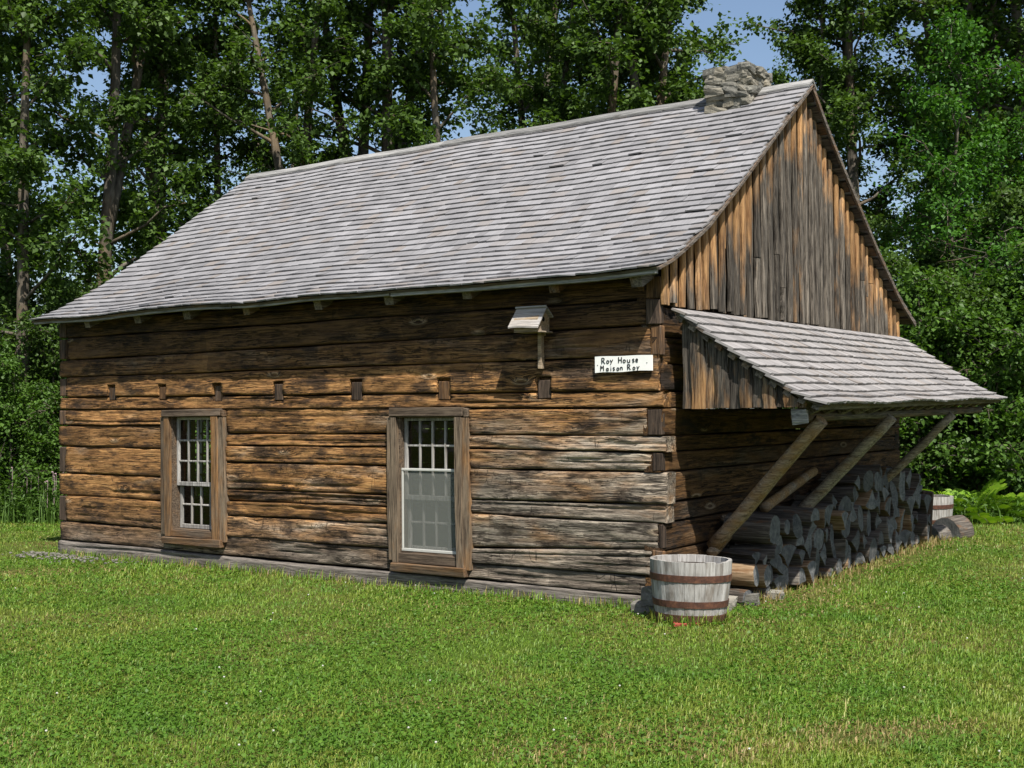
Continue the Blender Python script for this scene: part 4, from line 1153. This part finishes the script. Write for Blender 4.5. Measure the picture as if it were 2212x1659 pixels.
for lev, lst in rows.items():
    for i, (y, z, r) in enumerate(sorted(lst)):
        kind = 'round' if (lev == 0 and i < 1) else random.choice(['round', 'half', 'half', 'wedge', 'wedge'])
        rv = random.random(); ln = U(.35, .43)
        o = link('firewood_log', fw_mesh(r, ln, kind, rv), MAT['fw'], None, '%s firewood log %s of the woodpile, %s from the barrel end' % (KW[kind], LEV[lev], ORD[i]), 'log', 'stacked firewood')
        o.location = (.045+ln/2+U(.0, .06), y, z+float(ground_h(.25, y))+.004); o.rotation_euler = (U(-PI, PI) if kind == 'round' else random.choice([0, PI, U(-.5, .5), PI/2, -PI/2]), U(-.05, .05), U(-.17, .17))
# hero pieces at the near end
def hero(loc, r, ln, kind, rv, rot, lab, nm='firewood_log', cat='log'):
    o = link(nm, fw_mesh(r, ln, kind, rv), MAT['fw'], None, lab, cat, 'stacked firewood' if nm == 'firewood_log' else None); o.location = loc; o.rotation_euler = rot; return o
def rest(y, r):
    z = r
    for (py, pz, pr) in placed:
        d = abs(y-py); R2 = r+pr
        if d < R2: z = max(z, pz+math.sqrt(R2*R2-d*d))
    placed.append((y, z, r)); return z
for (y_, r_, k_, rv_, lab) in ((1.10, .130, 'round', .048, 'thick rough-barked log on top of the near end of the woodpile'), (1.62, .120, 'round', .085, 'second thick grey log on top of the woodpile from the barrel end'),
                               (2.08, .095, 'half', .40, 'half log on top of the woodpile under the loose pole'), (1.38, .07, 'round', .46, 'thin brown log resting between the two thick ones on top')):
    hero((.29, y_, rest(y_, r_)-.005), r_, .42, k_, rv_, (U(0, 3) if k_ == 'round' else 0, .02, U(-.08, .08)), lab)
hero((.30, .67, .235), .095, .42, 'round', .165, (0.4, 0, .05), 'smooth pale-brown round log at the near end just right of the barrel')
hero((.27, .63, .075), .075, .40, 'half', .02, (0, 0, -.1), 'grey half log on the ground below the pale round log at the near end')
def pole(name, a, b_, r0, r1, rv, lab):
    P_ = [Vector(a).lerp(Vector(b_), k/6)+Vector((0, U(-.008, .008), U(-.008, .008))) for k in range(7)]
    o_ = Vector(a); V_, F_ = tube([p-o_ for p in P_], [r0+(r1-r0)*k/6 for k in range(7)], 12, True, .03)
    o = link(name, mesh_of(name, V_, F_, rv, smooth=True), MAT['brace'], None, lab, 'pole'); o.location = o_; return o
pole('loose_pole', (.14, 1.75, .70), (.16, 2.95, .98), .05, .046, .08, 'loose orange-brown pole lying up the front of the stacked logs below the middle brace')
pole('loose_pole', (.12, .66, .40), (.13, 1.25, .62), .045, .04, .15, 'short dark pole end lying behind the pale round log at the near end')
# chopping blocks and the upright plank at the far end
V_, F_ = bevbox(-.07, .07, -.045, .045, -.02, .60, .012, .008)
o = link('wood_post', mesh_of('wood_post', V_, F_, .93), MAT['endgrain'], None, 'dark squared post standing upright at the far end of the woodpile', 'post'); o.location = (.32, 6.20, 0); o.rotation_euler = (.0, .08, .25)
hero((.46, 6.98, .045), .21, .30, 'round', .05, (0, .05, math.radians(-114)), 'large grey log round sunk in the grass in front of the far barrel', 'log_round', 'log')
hero((.36, 6.55, .02), .15, .26, 'round', .22, (0, .03, math.radians(-105)), 'smaller rotting log round at the foot of the upright post', 'log_round', 'log')


# ------------------------------------------------------------------ trees
t = NT('poplar_bark'); P = t.pos()
n1 = t.noise(t.mapping(P, (9, 9, 2.2)), 1.0, 6, .65); n2 = t.noise(P, 1.1, 3, .5)
c = t.ramp(n1, [(.3, (.02, .018, .015)), (.5, (.08, .07, .056)), (.72, (.19, .17, .135))])
c = t.mix(t.ramp(n2, [(.5, 0.), (.7, .6)]), c, (.17, .12, .07))
MAT['bark'] = t.finish(c, .9, t.bump(n1, .9, .04), .15)
MAT['leaf'] = leaf_material('poplar_leaf', (.044, .082, .018), (.125, .215, .045), (.9, 1.0, .35))
MAT['leaf_b'] = leaf_material('birch_leaf', (.034, .10, .014), (.11, .26, .036), (.9, 1.0, .35))
MAT['leaf_s'] = leaf_material('shrub_leaf', (.046, .10, .016), (.13, .24, .04), (.9, 1.0, .35))
MAT['leaf_y'] = leaf_material('sumac_leaf', (.16, .32, .02), (.34, .52, .05), (1.0, 1.0, .4))
def leaves(C, size, r, droop=.5, asp=.78, upb=.55):
    """folded two-triangle leaves at centres C -> verts, quads, rnd"""
    n = len(C); s = size*r.uniform(.6, 1.25, n)
    az = r.uniform(0, 2*PI, n); dip = r.normal(-droop, .45, n)
    d = np.stack([np.cos(az)*np.cos(dip), np.sin(az)*np.cos(dip), np.sin(dip)], 1)
    up = np.stack([r.normal(0, 1-upb, n), r.normal(0, 1-upb, n), np.ones(n)], 1)
    side = np.cross(d, up); side /= np.linalg.norm(side, axis=1)[:, None]+1e-9
    nn = np.cross(side, d)
    a = C; tip = C+d*s[:, None]
    mid = C+d*(s*.4)[:, None]+nn*(s*.10)[:, None]
    l = mid+side*(s*asp/2)[:, None]; q = mid-side*(s*asp/2)[:, None]
    V = np.stack([a, l, tip, q], 1).reshape(-1, 3)
    base = np.arange(n)[:, None]*4
    T = np.concatenate([base+np.array([[0, 1, 2]]), base+np.array([[0, 2, 3]])], 0)
    return V, T, np.repeat(r.beta(1.6, 2.2, n), 4)
def make_tree(seed, h, r0, cb, cr, nleaf, ls, leafmat, fork=False, lean=.0, limbs=26):
    r = np.random.default_rng(seed); random.seed(seed)
    K = 10; az = r.uniform(0, 6.28); pts = []
    for k in range(K+1):
        f = k/K; b_ = lean*h*f**1.3
        pts.append(Vector((math.cos(az)*b_+.10*math.sin(f*7+seed)*f, math.sin(az)*b_+.10*math.cos(f*6+seed*2)*f, h*f-.15*(k == 0))))
    rad = [r0*(1-.86*(k/K)**.9)*(1.25 if k == 0 else 1) for k in range(K+1)]
    b = MB(); V_, F_ = tube(pts, rad, 9, True, .05); b.add(V_, F_)
    C = []
    def tp(f):
        x = f*K; i = min(int(x), K-1); return pts[i].lerp(pts[i+1], x-i)
    stems = [(tp, h, cb)]
    if fork:
        f0 = .36; p0 = tp(f0); a2 = az+PI*.8; fp = [p0+Vector((math.cos(a2)*q*1.6, math.sin(a2)*q*1.6, q*h*.58)) for q in np.linspace(0, 1, 7)]
        V_, F_ = tube(fp, [r0*.62*(1-.8*q) for q in np.linspace(0, 1, 7)], 8, True, .05); b.add(V_, F_)
        def tp2(f): x = f*6; i = min(int(x), 5); return fp[i].lerp(fp[i+1], x-i)
        stems.append((tp2, h*.58, .25))
    for (tpf, hh, cbb) in stems:
        nlmb = limbs if tpf is tp else limbs//2
        for k in range(nlmb):
            f = cbb+(1-cbb)*((k+r.uniform(0, 1))/nlmb); a = k*2.4+r.uniform(-.5, .5)
            ln = cr*(1.0-.55*max(0, f-.35)/.65)*r.uniform(.55, 1.15)*(1 if f < .95 else .5)
            el = r.uniform(.15, .75)+.4*f
            p = tpf(f); d = Vector((math.cos(a)*math.cos(el), math.sin(a)*math.cos(el), math.sin(el)))
            LP = [p]
            for q in range(1, 5):
                d2 = (d+Vector((r.normal(0, .16), r.normal(0, .16), -.07*q+r.normal(0, .1)))).normalized(); LP.append(LP[-1]+d2*ln/4)
            rr = max(.012, r0*.30*(1-.6*f))
            V_, F_ = tube(LP, [rr*(1-.8*q/4) for q in range(5)], 5, False); b.add(V_, F_)
            for q in range(9):
                g = r.uniform(.25, 1.0)*4; i = min(int(g), 3); s0 = LP[i].lerp(LP[i+1], g-i)
                tv = Vector((r.normal(0, 1), r.normal(0, 1), r.normal(.1, .6))).normalized()*r.uniform(.25, .75)*min(1, ln/1.6)
                e0 = s0+tv
                V_, F_ = tube([s0, s0+tv*.5+Vector((0, 0, .03)), e0], [.009, .006, .003], 3, False); b.add(V_, F_)
                m = max(2, int(nleaf/(sum(limbs if st_[0] is tp else limbs//2 for st_ in stems)*9)))
                w_ = np.array(s0)[None]+np.array(tv)[None]*r.uniform(.3, 1.15, (m, 1))+r.normal(0, .105, (m, 3))
                C.append(w_)
    C = np.concatenate(C); V_, T_, R_ = leaves(C, ls, r)
    tm = mesh_of('trunk', b.V, b.F, .5, smooth=True); tm.materials.append(MAT['bark'])
    cm = np_mesh('crown', V_, T_, R_); cm.materials.append(leafmat)
    return tm, cm
TV = [make_tree(41, 13.0, .17, .16, 2.1, 18500, .115, MAT['leaf'], lean=.05), make_tree(42, 14.0, .20, .20, 2.3, 20000, .12, MAT['leaf'], True, .09),
      make_tree(43, 12.5, .15, .12, 1.9, 17000, .11, MAT['leaf'], lean=.12), make_tree(44, 14.5, .21, .22, 2.4, 20000, .12, MAT['leaf'], True, .03),
      make_tree(45, 12.0, .14, .10, 2.0, 18500, .11, MAT['leaf'], lean=.02)]
BV = make_tree(51, 7.2, .10, .06, 1.9, 15000, .085, MAT['leaf_b'], lean=.02, limbs=30)
SV = [make_tree(61, 3.4, .04, .02, 1.35, 7000, .085, MAT['leaf_s'], limbs=22), make_tree(62, 2.8, .035, .02, 1.25, 6500, .08, MAT['leaf_s'], limbs=20), make_tree(63, 4.4, .05, .02, 1.5, 8500, .09, MAT['leaf'], limbs=24)]
def screen_pt(px, depth):
    """ground point seen at 2212-wide column px and given depth"""
    a = (px-1106)/2615.39
    fx, fy = math.sin(YAW), math.cos(YAW); rx, ry = math.cos(YAW), -math.sin(YAW)
    return CAM_POS[0]+depth*(fx+rx*a), CAM_POS[1]+depth*(fy+ry*a)
def plant(name, meshes, loc, sc, rz, label, cat, group, tilt=(0, 0)):
    o = empty(name, loc, label, cat, group); o.scale = (sc, sc, sc*U(.93, 1.08)); o.rotation_euler = (tilt[0], tilt[1], rz)
    link('trunk' if name.endswith('tree') else 'stems', meshes[0], None, o); link('crown' if name.endswith('tree') else 'foliage', meshes[1], None, o)
    return o
random.seed(9)
# (column, depth): rows of poplars behind the house
T1 = [(-60, 21.5), (65, 20.5), (190, 22.5), (330, 23.5), (470, 24.5), (590, 23.5), (720, 25.0), (860, 24.0), (1000, 23.2), (1130, 25), (1260, 24), (1370, 25.5), (1440, 24.5), (1760, 25), (1890, 24), (2010, 25.5), (2130, 24), (2260, 23)]
T2 = [(-100, 28), (40, 27), (300, 29), (640, 30.5), (880, 31), (1100, 28.5), (1380, 31.5), (1745, 28.5), (1960, 31), (2110, 30), (2260, 29), (1055, 32)]
T2.sort()
NUM = ORD
for row, lst in (('front', T1), ('back', T2)):
    for i, (px_, dp) in enumerate(lst):
        x, y = screen_pt(px_+U(-25, 25), dp)
        v = TV[(i*3+(row == 'back')*2+int(U(0, 2))) % 5]
        plant('poplar_tree', v, (x, y, -.02), U(.88, 1.12), U(0, 6.28), tilt=(U(-.06, .06), U(-.06, .06)), label='tall dark-green poplar behind the house, %s from the left in the %s row' % (NUM[i], 'nearer' if row == 'front' else 'farther'), cat='tree', group='poplars behind the house')
bx_ = [(2060, 20.5, 1.0, 'bright small-leaved birch standing right of the gable'), (2190, 22.0, .85, 'small-leaved birch at the right edge of the photo')]
for px_, dp, sc, lb in bx_:
    x, y = screen_pt(px_, dp); plant('birch_tree', BV, (x, y, -.02), sc, U(0, 6), lb, 'tree', 'birches right of the gable')
SHR = [(1985, 18.6, 0, .95), (2050, 18.9, 2, .85), (2110, 18.3, 1, 1.0), (2160, 18.8, 0, 1.05), (2220, 18.0, 1, 1.1), (2290, 18.3, 0, 1.1), (1930, 20.2, 2, .95), (2010, 20.4, 2, 1.0), (2230, 20.0, 2, 1.1),
       (-30, 19.4, 1, .95), (20, 18.9, 0, .65), (75, 19.6, 1, .75), (120, 20.4, 2, .8), (-90, 18.8, 0, .9), (40, 21.2, 2, .9), (150, 22, 0, .9)]
SHR += [(330, 22.5, 0, 1.1), (420, 23, 1, 1.2), (520, 23.5, 0, 1.1)]
lft = sorted([q for q in SHR if q[0] < 1000]); rgt = sorted([q for q in SHR if q[0] > 1000])
for lst, sd in ((lft, 'left of the house'), (rgt, 'right of the house')):
    for i, (px_, dp, k, sc) in enumerate(lst):
        x, y = screen_pt(px_, dp)
        plant('leafy_shrub', SV[k], (x, y, -.02), sc, U(0, 6), 'dense green shrub at the wood edge %s, %s from the left' % (sd, NUM[i]), 'shrub', 'shrubs along the wood edge')
# undergrowth behind the house that closes the wood floor
for i, px_ in enumerate(range(-100, 2400, 150)):
    x, y = screen_pt(px_+U(-40, 40), 26.5+U(-1, 1)+(1.5 if i % 2 else 0))
    plant('woodland_bush', SV[i % 3], (x, y, -.02), U(.9, 1.25), U(0, 6), 'dark undergrowth bush between the poplar rows, %s from the left' % NUM[i], 'bush', 'bushes between the poplars')
# bright pinnate sumac seedlings by the far barrel
def sumac(loc, n, hgt, seed, label):
    r = np.random.default_rng(seed); random.seed(seed); b = MB(); C = []
    VV = []; TT = []; RR = []; off = 0
    for k in range(n):
        a = k*2.4+r.uniform(-.3, .3); el = r.uniform(.35, 1.2); ln = hgt*r.uniform(.6, 1.0)
        d = Vector((math.cos(a)*math.cos(el), math.sin(a)*math.cos(el), math.sin(el)))
        P_ = [Vector((math.cos(a)*.05, math.sin(a)*.05, 0))]
        for q in range(6): P_.append(P_[-1]+(d+Vector((0, 0, -.06*q*q*.5))).normalized()*ln/6)
        V_, F_ = tube(P_, [.007*(1-.7*q/6) for q in range(7)], 4, False); b.add(V_, F_)
        sd = d.cross(Vector((0, 0, 1))).normalized()
        for q in range(15):
            g = (.2+.8*q/14)*5.99; i = int(g); p = P_[i].lerp(P_[i+1], g-i); l_ = .17*(1-.5*abs(q/14-.45))
            for s_ in (-1, 1):
                tip = p+sd*s_*l_+d*l_*.45-Vector((0, 0, l_*.15)); mm = p.lerp(tip, .45); wv = d*.022+Vector((0, 0, .012))
                VV += [tuple(p), tuple(mm+wv), tuple(tip), tuple(mm-wv)]; o_ = len(VV)-4; TT += [(o_, o_+1, o_+2), (o_, o_+2, o_+3)]; RR += [r.uniform(0, 1)]*4
    o = empty('sumac_plant', loc, label, 'plant', 'bright plants by the far barrel')
    b.build('stems', MAT['bark'], o); me = np_mesh('foliage', np.array(VV), np.array(TT), np.array(RR)); link('foliage', me, MAT['leaf_y'], o)
for i, (px_, dp, hg, lb) in enumerate(((2092, 17.3, .75, 'tallest bright yellow-green pinnate plant behind the far barrel'), (2135, 17.3, .5, 'low yellow-green pinnate plant right of the tallest one'), (2050, 17.7, .6, 'yellow-green pinnate plant peeping over the far barrel'), (2170, 17.3, .5, 'small yellow-green plant in the grass edge toward the right'))):
    x, y = screen_pt(px_, dp); sumac((x, y, -.02), 20, hg, 300+i, lb)
# bare dead twigs in the thicket on the right
b = MB(); r = np.random.default_rng(8)
for k in range(90):
    x, y = screen_pt(r.uniform(2090, 2230), r.uniform(19.2, 20.2)); z0 = r.uniform(2.2, 4.6); a = r.uniform(0, 6.28)
    d = Vector((math.cos(a), math.sin(a), r.normal(0, .6))).normalized(); P_ = [Vector((x, y, z0))]
    for q in range(3): P_.append(P_[-1]+(d+Vector(r.normal(0, .3, 3))).normalized()*r.uniform(.2, .4))
    V_, F_ = tube(P_, [.008, .006, .004, .002], 4, False); b.add(V_, F_)
b.build('dead_twigs', MAT['bark'], None, kind='stuff', label='tangle of bare dead twigs in the thicket at the right', cat='twigs')

# ------------------------------------------------------------------ lawn
t = NT('grass_blade'); rn = t.attr('rnd'); geo = t.n('ShaderNodeNewGeometry').outputs['Position']
n1 = t.noise(geo, .85, 4, .6); n2 = t.noise(geo, 3.5, 3, .6)
gr = t.ramp(rn, [(0., (.08, .162, .013)), (.5, (.145, .252, .023)), (.86, (.22, .32, .04)), (.95, (.33, .33, .10)), (1., (.46, .40, .18))])
ye = t.ramp(rn, [(0., (.135, .18, .02)), (.5, (.225, .262, .038)), (.85, (.32, .31, .075)), (1., (.48, .40, .18))])
f1 = t.ramp(t.math('ADD', t.math('MULTIPLY', n1, .65), t.math('MULTIPLY', n2, .35)), [(.46, 0.), (.62, .8)])
c = t.mix(f1, gr, ye)
n3 = t.noise(t.mapping(geo, (1, 1, 1), (31, 17, 0)), 1.3, 4, .6)
dg = t.ramp(rn, [(0., (.05, .135, .014)), (.6, (.09, .215, .022)), (1., (.16, .29, .04))])
c = t.mix(t.ramp(n3, [(.52, 0.), (.64, .8)]), c, dg)
dry = t.ramp(rn, [(0., (.19, .12, .05)), (1., (.47, .33, .16))])
c = t.mix(t.attr('wth'), c, dry)
bb = t.n('ShaderNodeBsdfPrincipled', {'Base Color': c, 'Roughness': .5, 'Specular IOR Level': .35})
tr = t.n('ShaderNodeBsdfTranslucent', {'Color': t.mix(1., c, (1., 1., .5), 'MULTIPLY')})
mx = t.n('ShaderNodeMixShader', {0: .35, 1: bb.outputs[0], 2: tr.outputs[0]}); t.t.links.new(mx.outputs[0], t.out.inputs[0])
MAT['grass'] = t.m
def lawn_points(n, seed, dmin=4.6, dmax=22.):
    """random points on the lawn, denser near the standpoint"""
    r = np.random.default_rng(seed)
    dp = 1/(r.uniform(1/dmax**.55, 1/dmin**.55, n))**(1/.55)
    a = r.uniform(-.56, .56, n)
    fx, fy = math.sin(YAW), math.cos(YAW); rx, ry = math.cos(YAW), -math.sin(YAW)
    x = CAM_POS[0]+dp*(fx+rx*a); y = CAM_POS[1]+dp*(fy+ry*a)
    ok = ~((x > -7.93) & (x < .035) & (y > -.035) & (y < W+.03))            # not in the house
    ok &= ~((x > -.02) & (x < .43) & (y > .5) & (y < 6.0))             # not under the woodpile
    ok &= (np.hypot(x-.375, y+.275) > .285) & (np.hypot(x+.02, y-7.62) > .28)
    ok &= ~((dp > 19.2) & (a > .33)) & ~((dp > 20) & (a < -.3))
    return x[ok], y[ok], dp[ok]
def vnoise(x, y, f, seed):
    r = np.random.default_rng(seed); s = 0
    for k in range(7):
        an = r.uniform(0, 6.28); ff = f*r.uniform(.6, 1.6); s = s+np.sin(ff*(x*math.cos(an)+y*math.sin(an))+r.uniform(0, 6.28))
    return s/7
def dryness(x, y):
    d = np.zeros_like(x)
    d += 1.25*np.exp(-((x-.64)/.22)**2)*((y > .5) & (y < 6.6))*(.55+.45*vnoise(x, y, 5, 4))      # strip along the woodpile
    d += .9*np.exp(-(((x-.80)/.20)**2+((y+.10)/.20)**2)*1.0)
    d += .85*np.exp(-(((x-.84)/.17)**2+((y-.72)/.24)**2))
    uu = (x-2.57)*.824+(y+2.69)*.566; vv = -(x-2.57)*.566+(y+2.69)*.824
    d += 1.1*np.exp(-((uu/.26)**2+(vv/.16)**2))*(.75+.4*vnoise(x, y, 14, 15))
    d += .55*np.exp(-((y+.10)/.07)**2)*((x > -7.9) & (x < 0))*(.5+.5*vnoise(x, y, 3, 9))        # along the foundation
    d += 1.3*np.clip(vnoise(x, y, 2.1, 77)+.6*vnoise(x, y, 6., 78)-.30, 0, .5)
    return np.clip(d, 0, 1)
def blades(n, seed):
    x, y, dp = lawn_points(n, seed); r = np.random.default_rng(seed+1); n = len(x)
    dr = dryness(x, y); keep = r.uniform(0, 1, n) > dr*.5; x, y, dp, dr = x[keep], y[keep], dp[keep], dr[keep]; n = len(x)
    pat = vnoise(x, y, 1.1, 31)+.6*vnoise(x, y, 3.3, 32)
    h = r.gamma(6, .0046, n)*(1+.35*pat)*(1-.35*dr)*(1+np.clip(dp-9, 0, 12)*.03)
    wd = r.uniform(.0019, .0037, n)*(1+np.clip(dp-6, 0, 14)*.065)
    az = r.uniform(0, 2*PI, n); lean_ = r.uniform(.15, 1.15, n)
    d = np.stack([np.cos(az), np.sin(az), 0*az], 1); s = np.stack([-np.sin(az+.6), np.cos(az+.6), 0*az], 1)
    z = ground_h(x, y)-.004
    p0 = np.stack([x, y, z], 1); p1 = p0+d*(h*lean_*.28)[:, None]+np.array([[0, 0, 1]])*(h*.62)[:, None]; p2 = p0+d*(h*lean_)[:, None]+np.array([[0, 0, 1]])*(h*(1.05-.35*lean_))[:, None]
    w1 = s*wd[:, None]; w2 = s*(wd*.75)[:, None]
    V_ = np.stack([p0-w1, p0+w1, p1+w2, p1-w2, p2], 1).reshape(-1, 3)
    b = np.arange(n)[:, None]*5
    T_ = np.concatenate([b+np.array([[0, 1, 2]]), b+np.array([[0, 2, 3]]), b+np.array([[3, 2, 4]])])
    R_ = np.clip(r.beta(2.0, 2.3, n)+.10*pat, 0, 1)
    return V_, T_, np.repeat(R_, 5), np.repeat((r.uniform(0, 1, n) < dr).astype(np.float32)*r.uniform(.5, 1, n), 5)
V_, T_, R_, D_ = blades(440000, 500)
# uncut tufts along the foundation, the barrels and the woodpile
def edge_tufts(seed):
    r = np.random.default_rng(seed)
    xs = [r.uniform(-7.95, .0, 3200), .375+.30*np.cos(r.uniform(0, 6.28, 500)), r.uniform(.40, .62, 1900), -.02+.31*np.cos(r.uniform(0, 6.28, 200))]
    ys = [-.035-np.abs(r.normal(0, .045, 3200)), np.zeros(500), r.uniform(.7, 6.6, 1900), np.zeros(200)]
    a_ = r.uniform(0, 6.28, 500); xs[1] = .375+.295*np.cos(a_); ys[1] = -.275+.295*np.sin(a_)
    a_ = r.uniform(0, 6.28, 200); xs[3] = -.02+.30*np.cos(a_); ys[3] = 7.62+.30*np.sin(a_)
    x = np.concatenate(xs); y = np.concatenate(ys); n = len(x)
    cl = vnoise(x, y, 6., 12); k = r.uniform(-.8, .8, n) < cl; x, y = x[k], y[k]; n = len(x)
    h = r.uniform(.05, .13, n); wd = r.uniform(.003, .005, n); az = r.uniform(0, 6.28, n); ln = r.uniform(.1, .7, n)
    d = np.stack([np.cos(az), np.sin(az), 0*az], 1); s_ = np.stack([-np.sin(az+.6), np.cos(az+.6), 0*az], 1)
    up = np.array([[0, 0, 1]]); p0 = np.stack([x, y, ground_h(x, y)-.01], 1); p1 = p0+d*(h*ln*.3)[:, None]+up*(h*.6)[:, None]; p2 = p0+d*(h*ln)[:, None]+up*(h*(1.02-.3*ln))[:, None]
    V_ = np.stack([p0-s_*wd[:, None], p0+s_*wd[:, None], p1+s_*(wd*.7)[:, None], p1-s_*(wd*.7)[:, None], p2], 1).reshape(-1, 3); b = np.arange(n)[:, None]*5
    T_ = np.concatenate([b+np.array([[0, 1, 2]]), b+np.array([[0, 2, 3]]), b+np.array([[3, 2, 4]])])
    dr = ((x > .4) & (y > .6))*.75+.2
    return V_, T_, np.repeat(r.beta(2, 2.4, n), 5), np.repeat((r.uniform(0, 1, n) < dr)*r.uniform(.6, 1, n), 5)
E1 = edge_tufts(91); T_ = np.concatenate([T_, E1[1]+len(V_)]); V_ = np.concatenate([V_, E1[0]]); R_ = np.concatenate([R_, E1[2]]); D_ = np.concatenate([D_, E1[3]])
me = np_mesh('lawn_grass', V_, T_, R_); a = me.attributes.new('wth', 'FLOAT', 'POINT'); a.data.foreach_set('value', D_.astype(np.float32))
link('lawn_grass', me, MAT['grass'], None, 'mown green lawn grass around the house', 'grass', None, 'stuff')
# clover and other broad leaves low in the turf
x, y, dp = lawn_points(220000, 610); r = np.random.default_rng(611)
pat = vnoise(x, y, 1.3, 51)+.7*vnoise(x, y, 4.0, 52); k = r.uniform(-.8, .8, len(x)) < pat*1.5-.12; x, y, dp = x[k], y[k], dp[k]; n = len(x)
C = np.stack([x, y, ground_h(x, y)+r.uniform(.008, .036, n)], 1)
V_, T_, R_ = leaves(C, .021, r, .05, 1.0, .75)
sc_ = np.repeat(1+np.clip(dp-7, 0, 12)*.06, 4)[:, None]; Cr = np.repeat(C, 4, 0); V_ = Cr+(V_-Cr)*sc_
MAT['clover'] = leaf_material('clover_leaf', (.062, .14, .014), (.135, .25, .03), (.9, 1., .4))
link('clover_leaves', np_mesh('clover_leaves', V_, T_, R_), MAT['clover'], None, 'low clover leaves spread through the lawn', 'clover', None, 'stuff')
# white clover heads
x, y, dp = lawn_points(90, 720); b = MB(); r = np.random.default_rng(5)
for xx, yy in zip(x, y):
    V_, F_ = rock_mesh(.010, .010, .009, int(r.integers(1, 9999)), 1, .2, .2); zz = float(ground_h(xx, yy))+.05
    b.add([(v[0]+xx, v[1]+yy, v[2]+zz) for v in V_], F_)
MAT['petal'] = simple('clover_flower', (.45, .44, .40), .8, .2)
b.build('clover_flowers', MAT['petal'], None, kind='stuff', label='scattered white clover heads in the lawn', cat='flowers')
# gravel strip at the left corner of the house
b = MB()
for k in range(230):
    xx, yy = -8.05+abs(r.normal(0, .8)), -.12-abs(r.normal(0, .20)); xx = xx if r.uniform() > .2 else -8.0-abs(r.normal(0, .16))
    q = r.uniform(.012, .035); V_, F_ = rock_mesh(q, q*.8, q*.6, int(r.integers(1, 9999)), 1, .2, .4)
    b.add([(v[0]+xx, v[1]+yy, v[2]+.008) for v in V_], F_, r.uniform())
b.build('gravel', MAT['rock'], None, kind='stuff', label='pale gravel along the foot of the left corner', cat='gravel')
# tall weeds at the wood edge on both sides
def weeds(name, cols, depth, n, hgt, seed, label):
    r = np.random.default_rng(seed); px_ = r.uniform(*cols, n); dp = r.uniform(*depth, n); XY = np.array([screen_pt(a_, c_) for a_, c_ in zip(px_, dp)])
    hh = hgt*r.uniform(.35, 1., n)
    rep = 9; base = np.repeat(np.column_stack([XY, np.zeros(n)]), rep, 0); f = r.uniform(.1, 1, n*rep)
    C = base+np.column_stack([r.normal(0, .05, n*rep), r.normal(0, .05, n*rep), f*np.repeat(hh, rep)])
    V_, T_, R_ = leaves(C, .085, r, .1, .42, .5)
    # blades of tall grass among them
    m = n*4; XYb = np.repeat(XY, 4, 0)+r.normal(0, .10, (m, 2)); hb = hgt*r.uniform(.3, .85, m); az = r.uniform(0, 6.28, m)
    d = np.column_stack([np.cos(az), np.sin(az), 0*az]); s = np.column_stack([-np.sin(az), np.cos(az), 0*az])*.006
    p0 = np.column_stack([XYb, np.full(m, -.02)]); p1 = p0+d*(hb*.1)[:, None]+np.array([[0, 0, 1]])*(hb*.6)[:, None]; p2 = p0+d*(hb*.4)[:, None]+np.array([[0, 0, 1]])*hb[:, None]
    Vb = np.stack([p0-s, p0+s, p1+s*.7, p1-s*.7, p2], 1).reshape(-1, 3); b_ = np.arange(m)[:, None]*5+len(V_)
    Tb = np.concatenate([b_+np.array([[0, 1, 2]]), b_+np.array([[0, 2, 3]]), b_+np.array([[3, 2, 4]])])
    link(name, np_mesh(name, np.concatenate([V_, Vb]), np.concatenate([T_, Tb]), np.concatenate([R_, np.repeat(r.uniform(.2, 1, m), 5)])), MAT['leaf_s'], None, label, 'weeds', None, 'stuff')
weeds('tall_weeds', (-160, 185), (18.2, 20.6), 1500, .75, 41, 'tall green weeds at the wood edge left of the house')
weeds('tall_weeds', (1960, 2400), (17.0, 18.3), 1300, .38, 42, 'low leafy weeds along the wood edge right of the house')
weeds('tall_weeds', (250, 2000), (23.5, 26), 2500, .7, 43, 'weeds on the wood floor behind the house')
# thistle heads among the weeds on the left
b = MB(); r = np.random.default_rng(6)
for k in range(14):
    xx, yy = screen_pt(r.uniform(-40, 140), r.uniform(18.3, 19)); V_, F_ = rock_mesh(.028, .028, .022, k, 1, .2, .2); zz = r.uniform(.55, .85)
    b.add([(v[0]+xx, v[1]+yy, v[2]+zz) for v in V_], F_); V_, F_ = tube([(xx, yy, 0), (xx+.02, yy, zz)], [.006, .004], 4); b.add(V_, F_)
MAT['pink'] = simple('thistle_flower', (.30, .22, .23), .8, .2)
b.build('pink_wildflowers', MAT['pink'], None, kind='stuff', label='pale pink wildflowers in the weeds left of the house', cat='flowers')
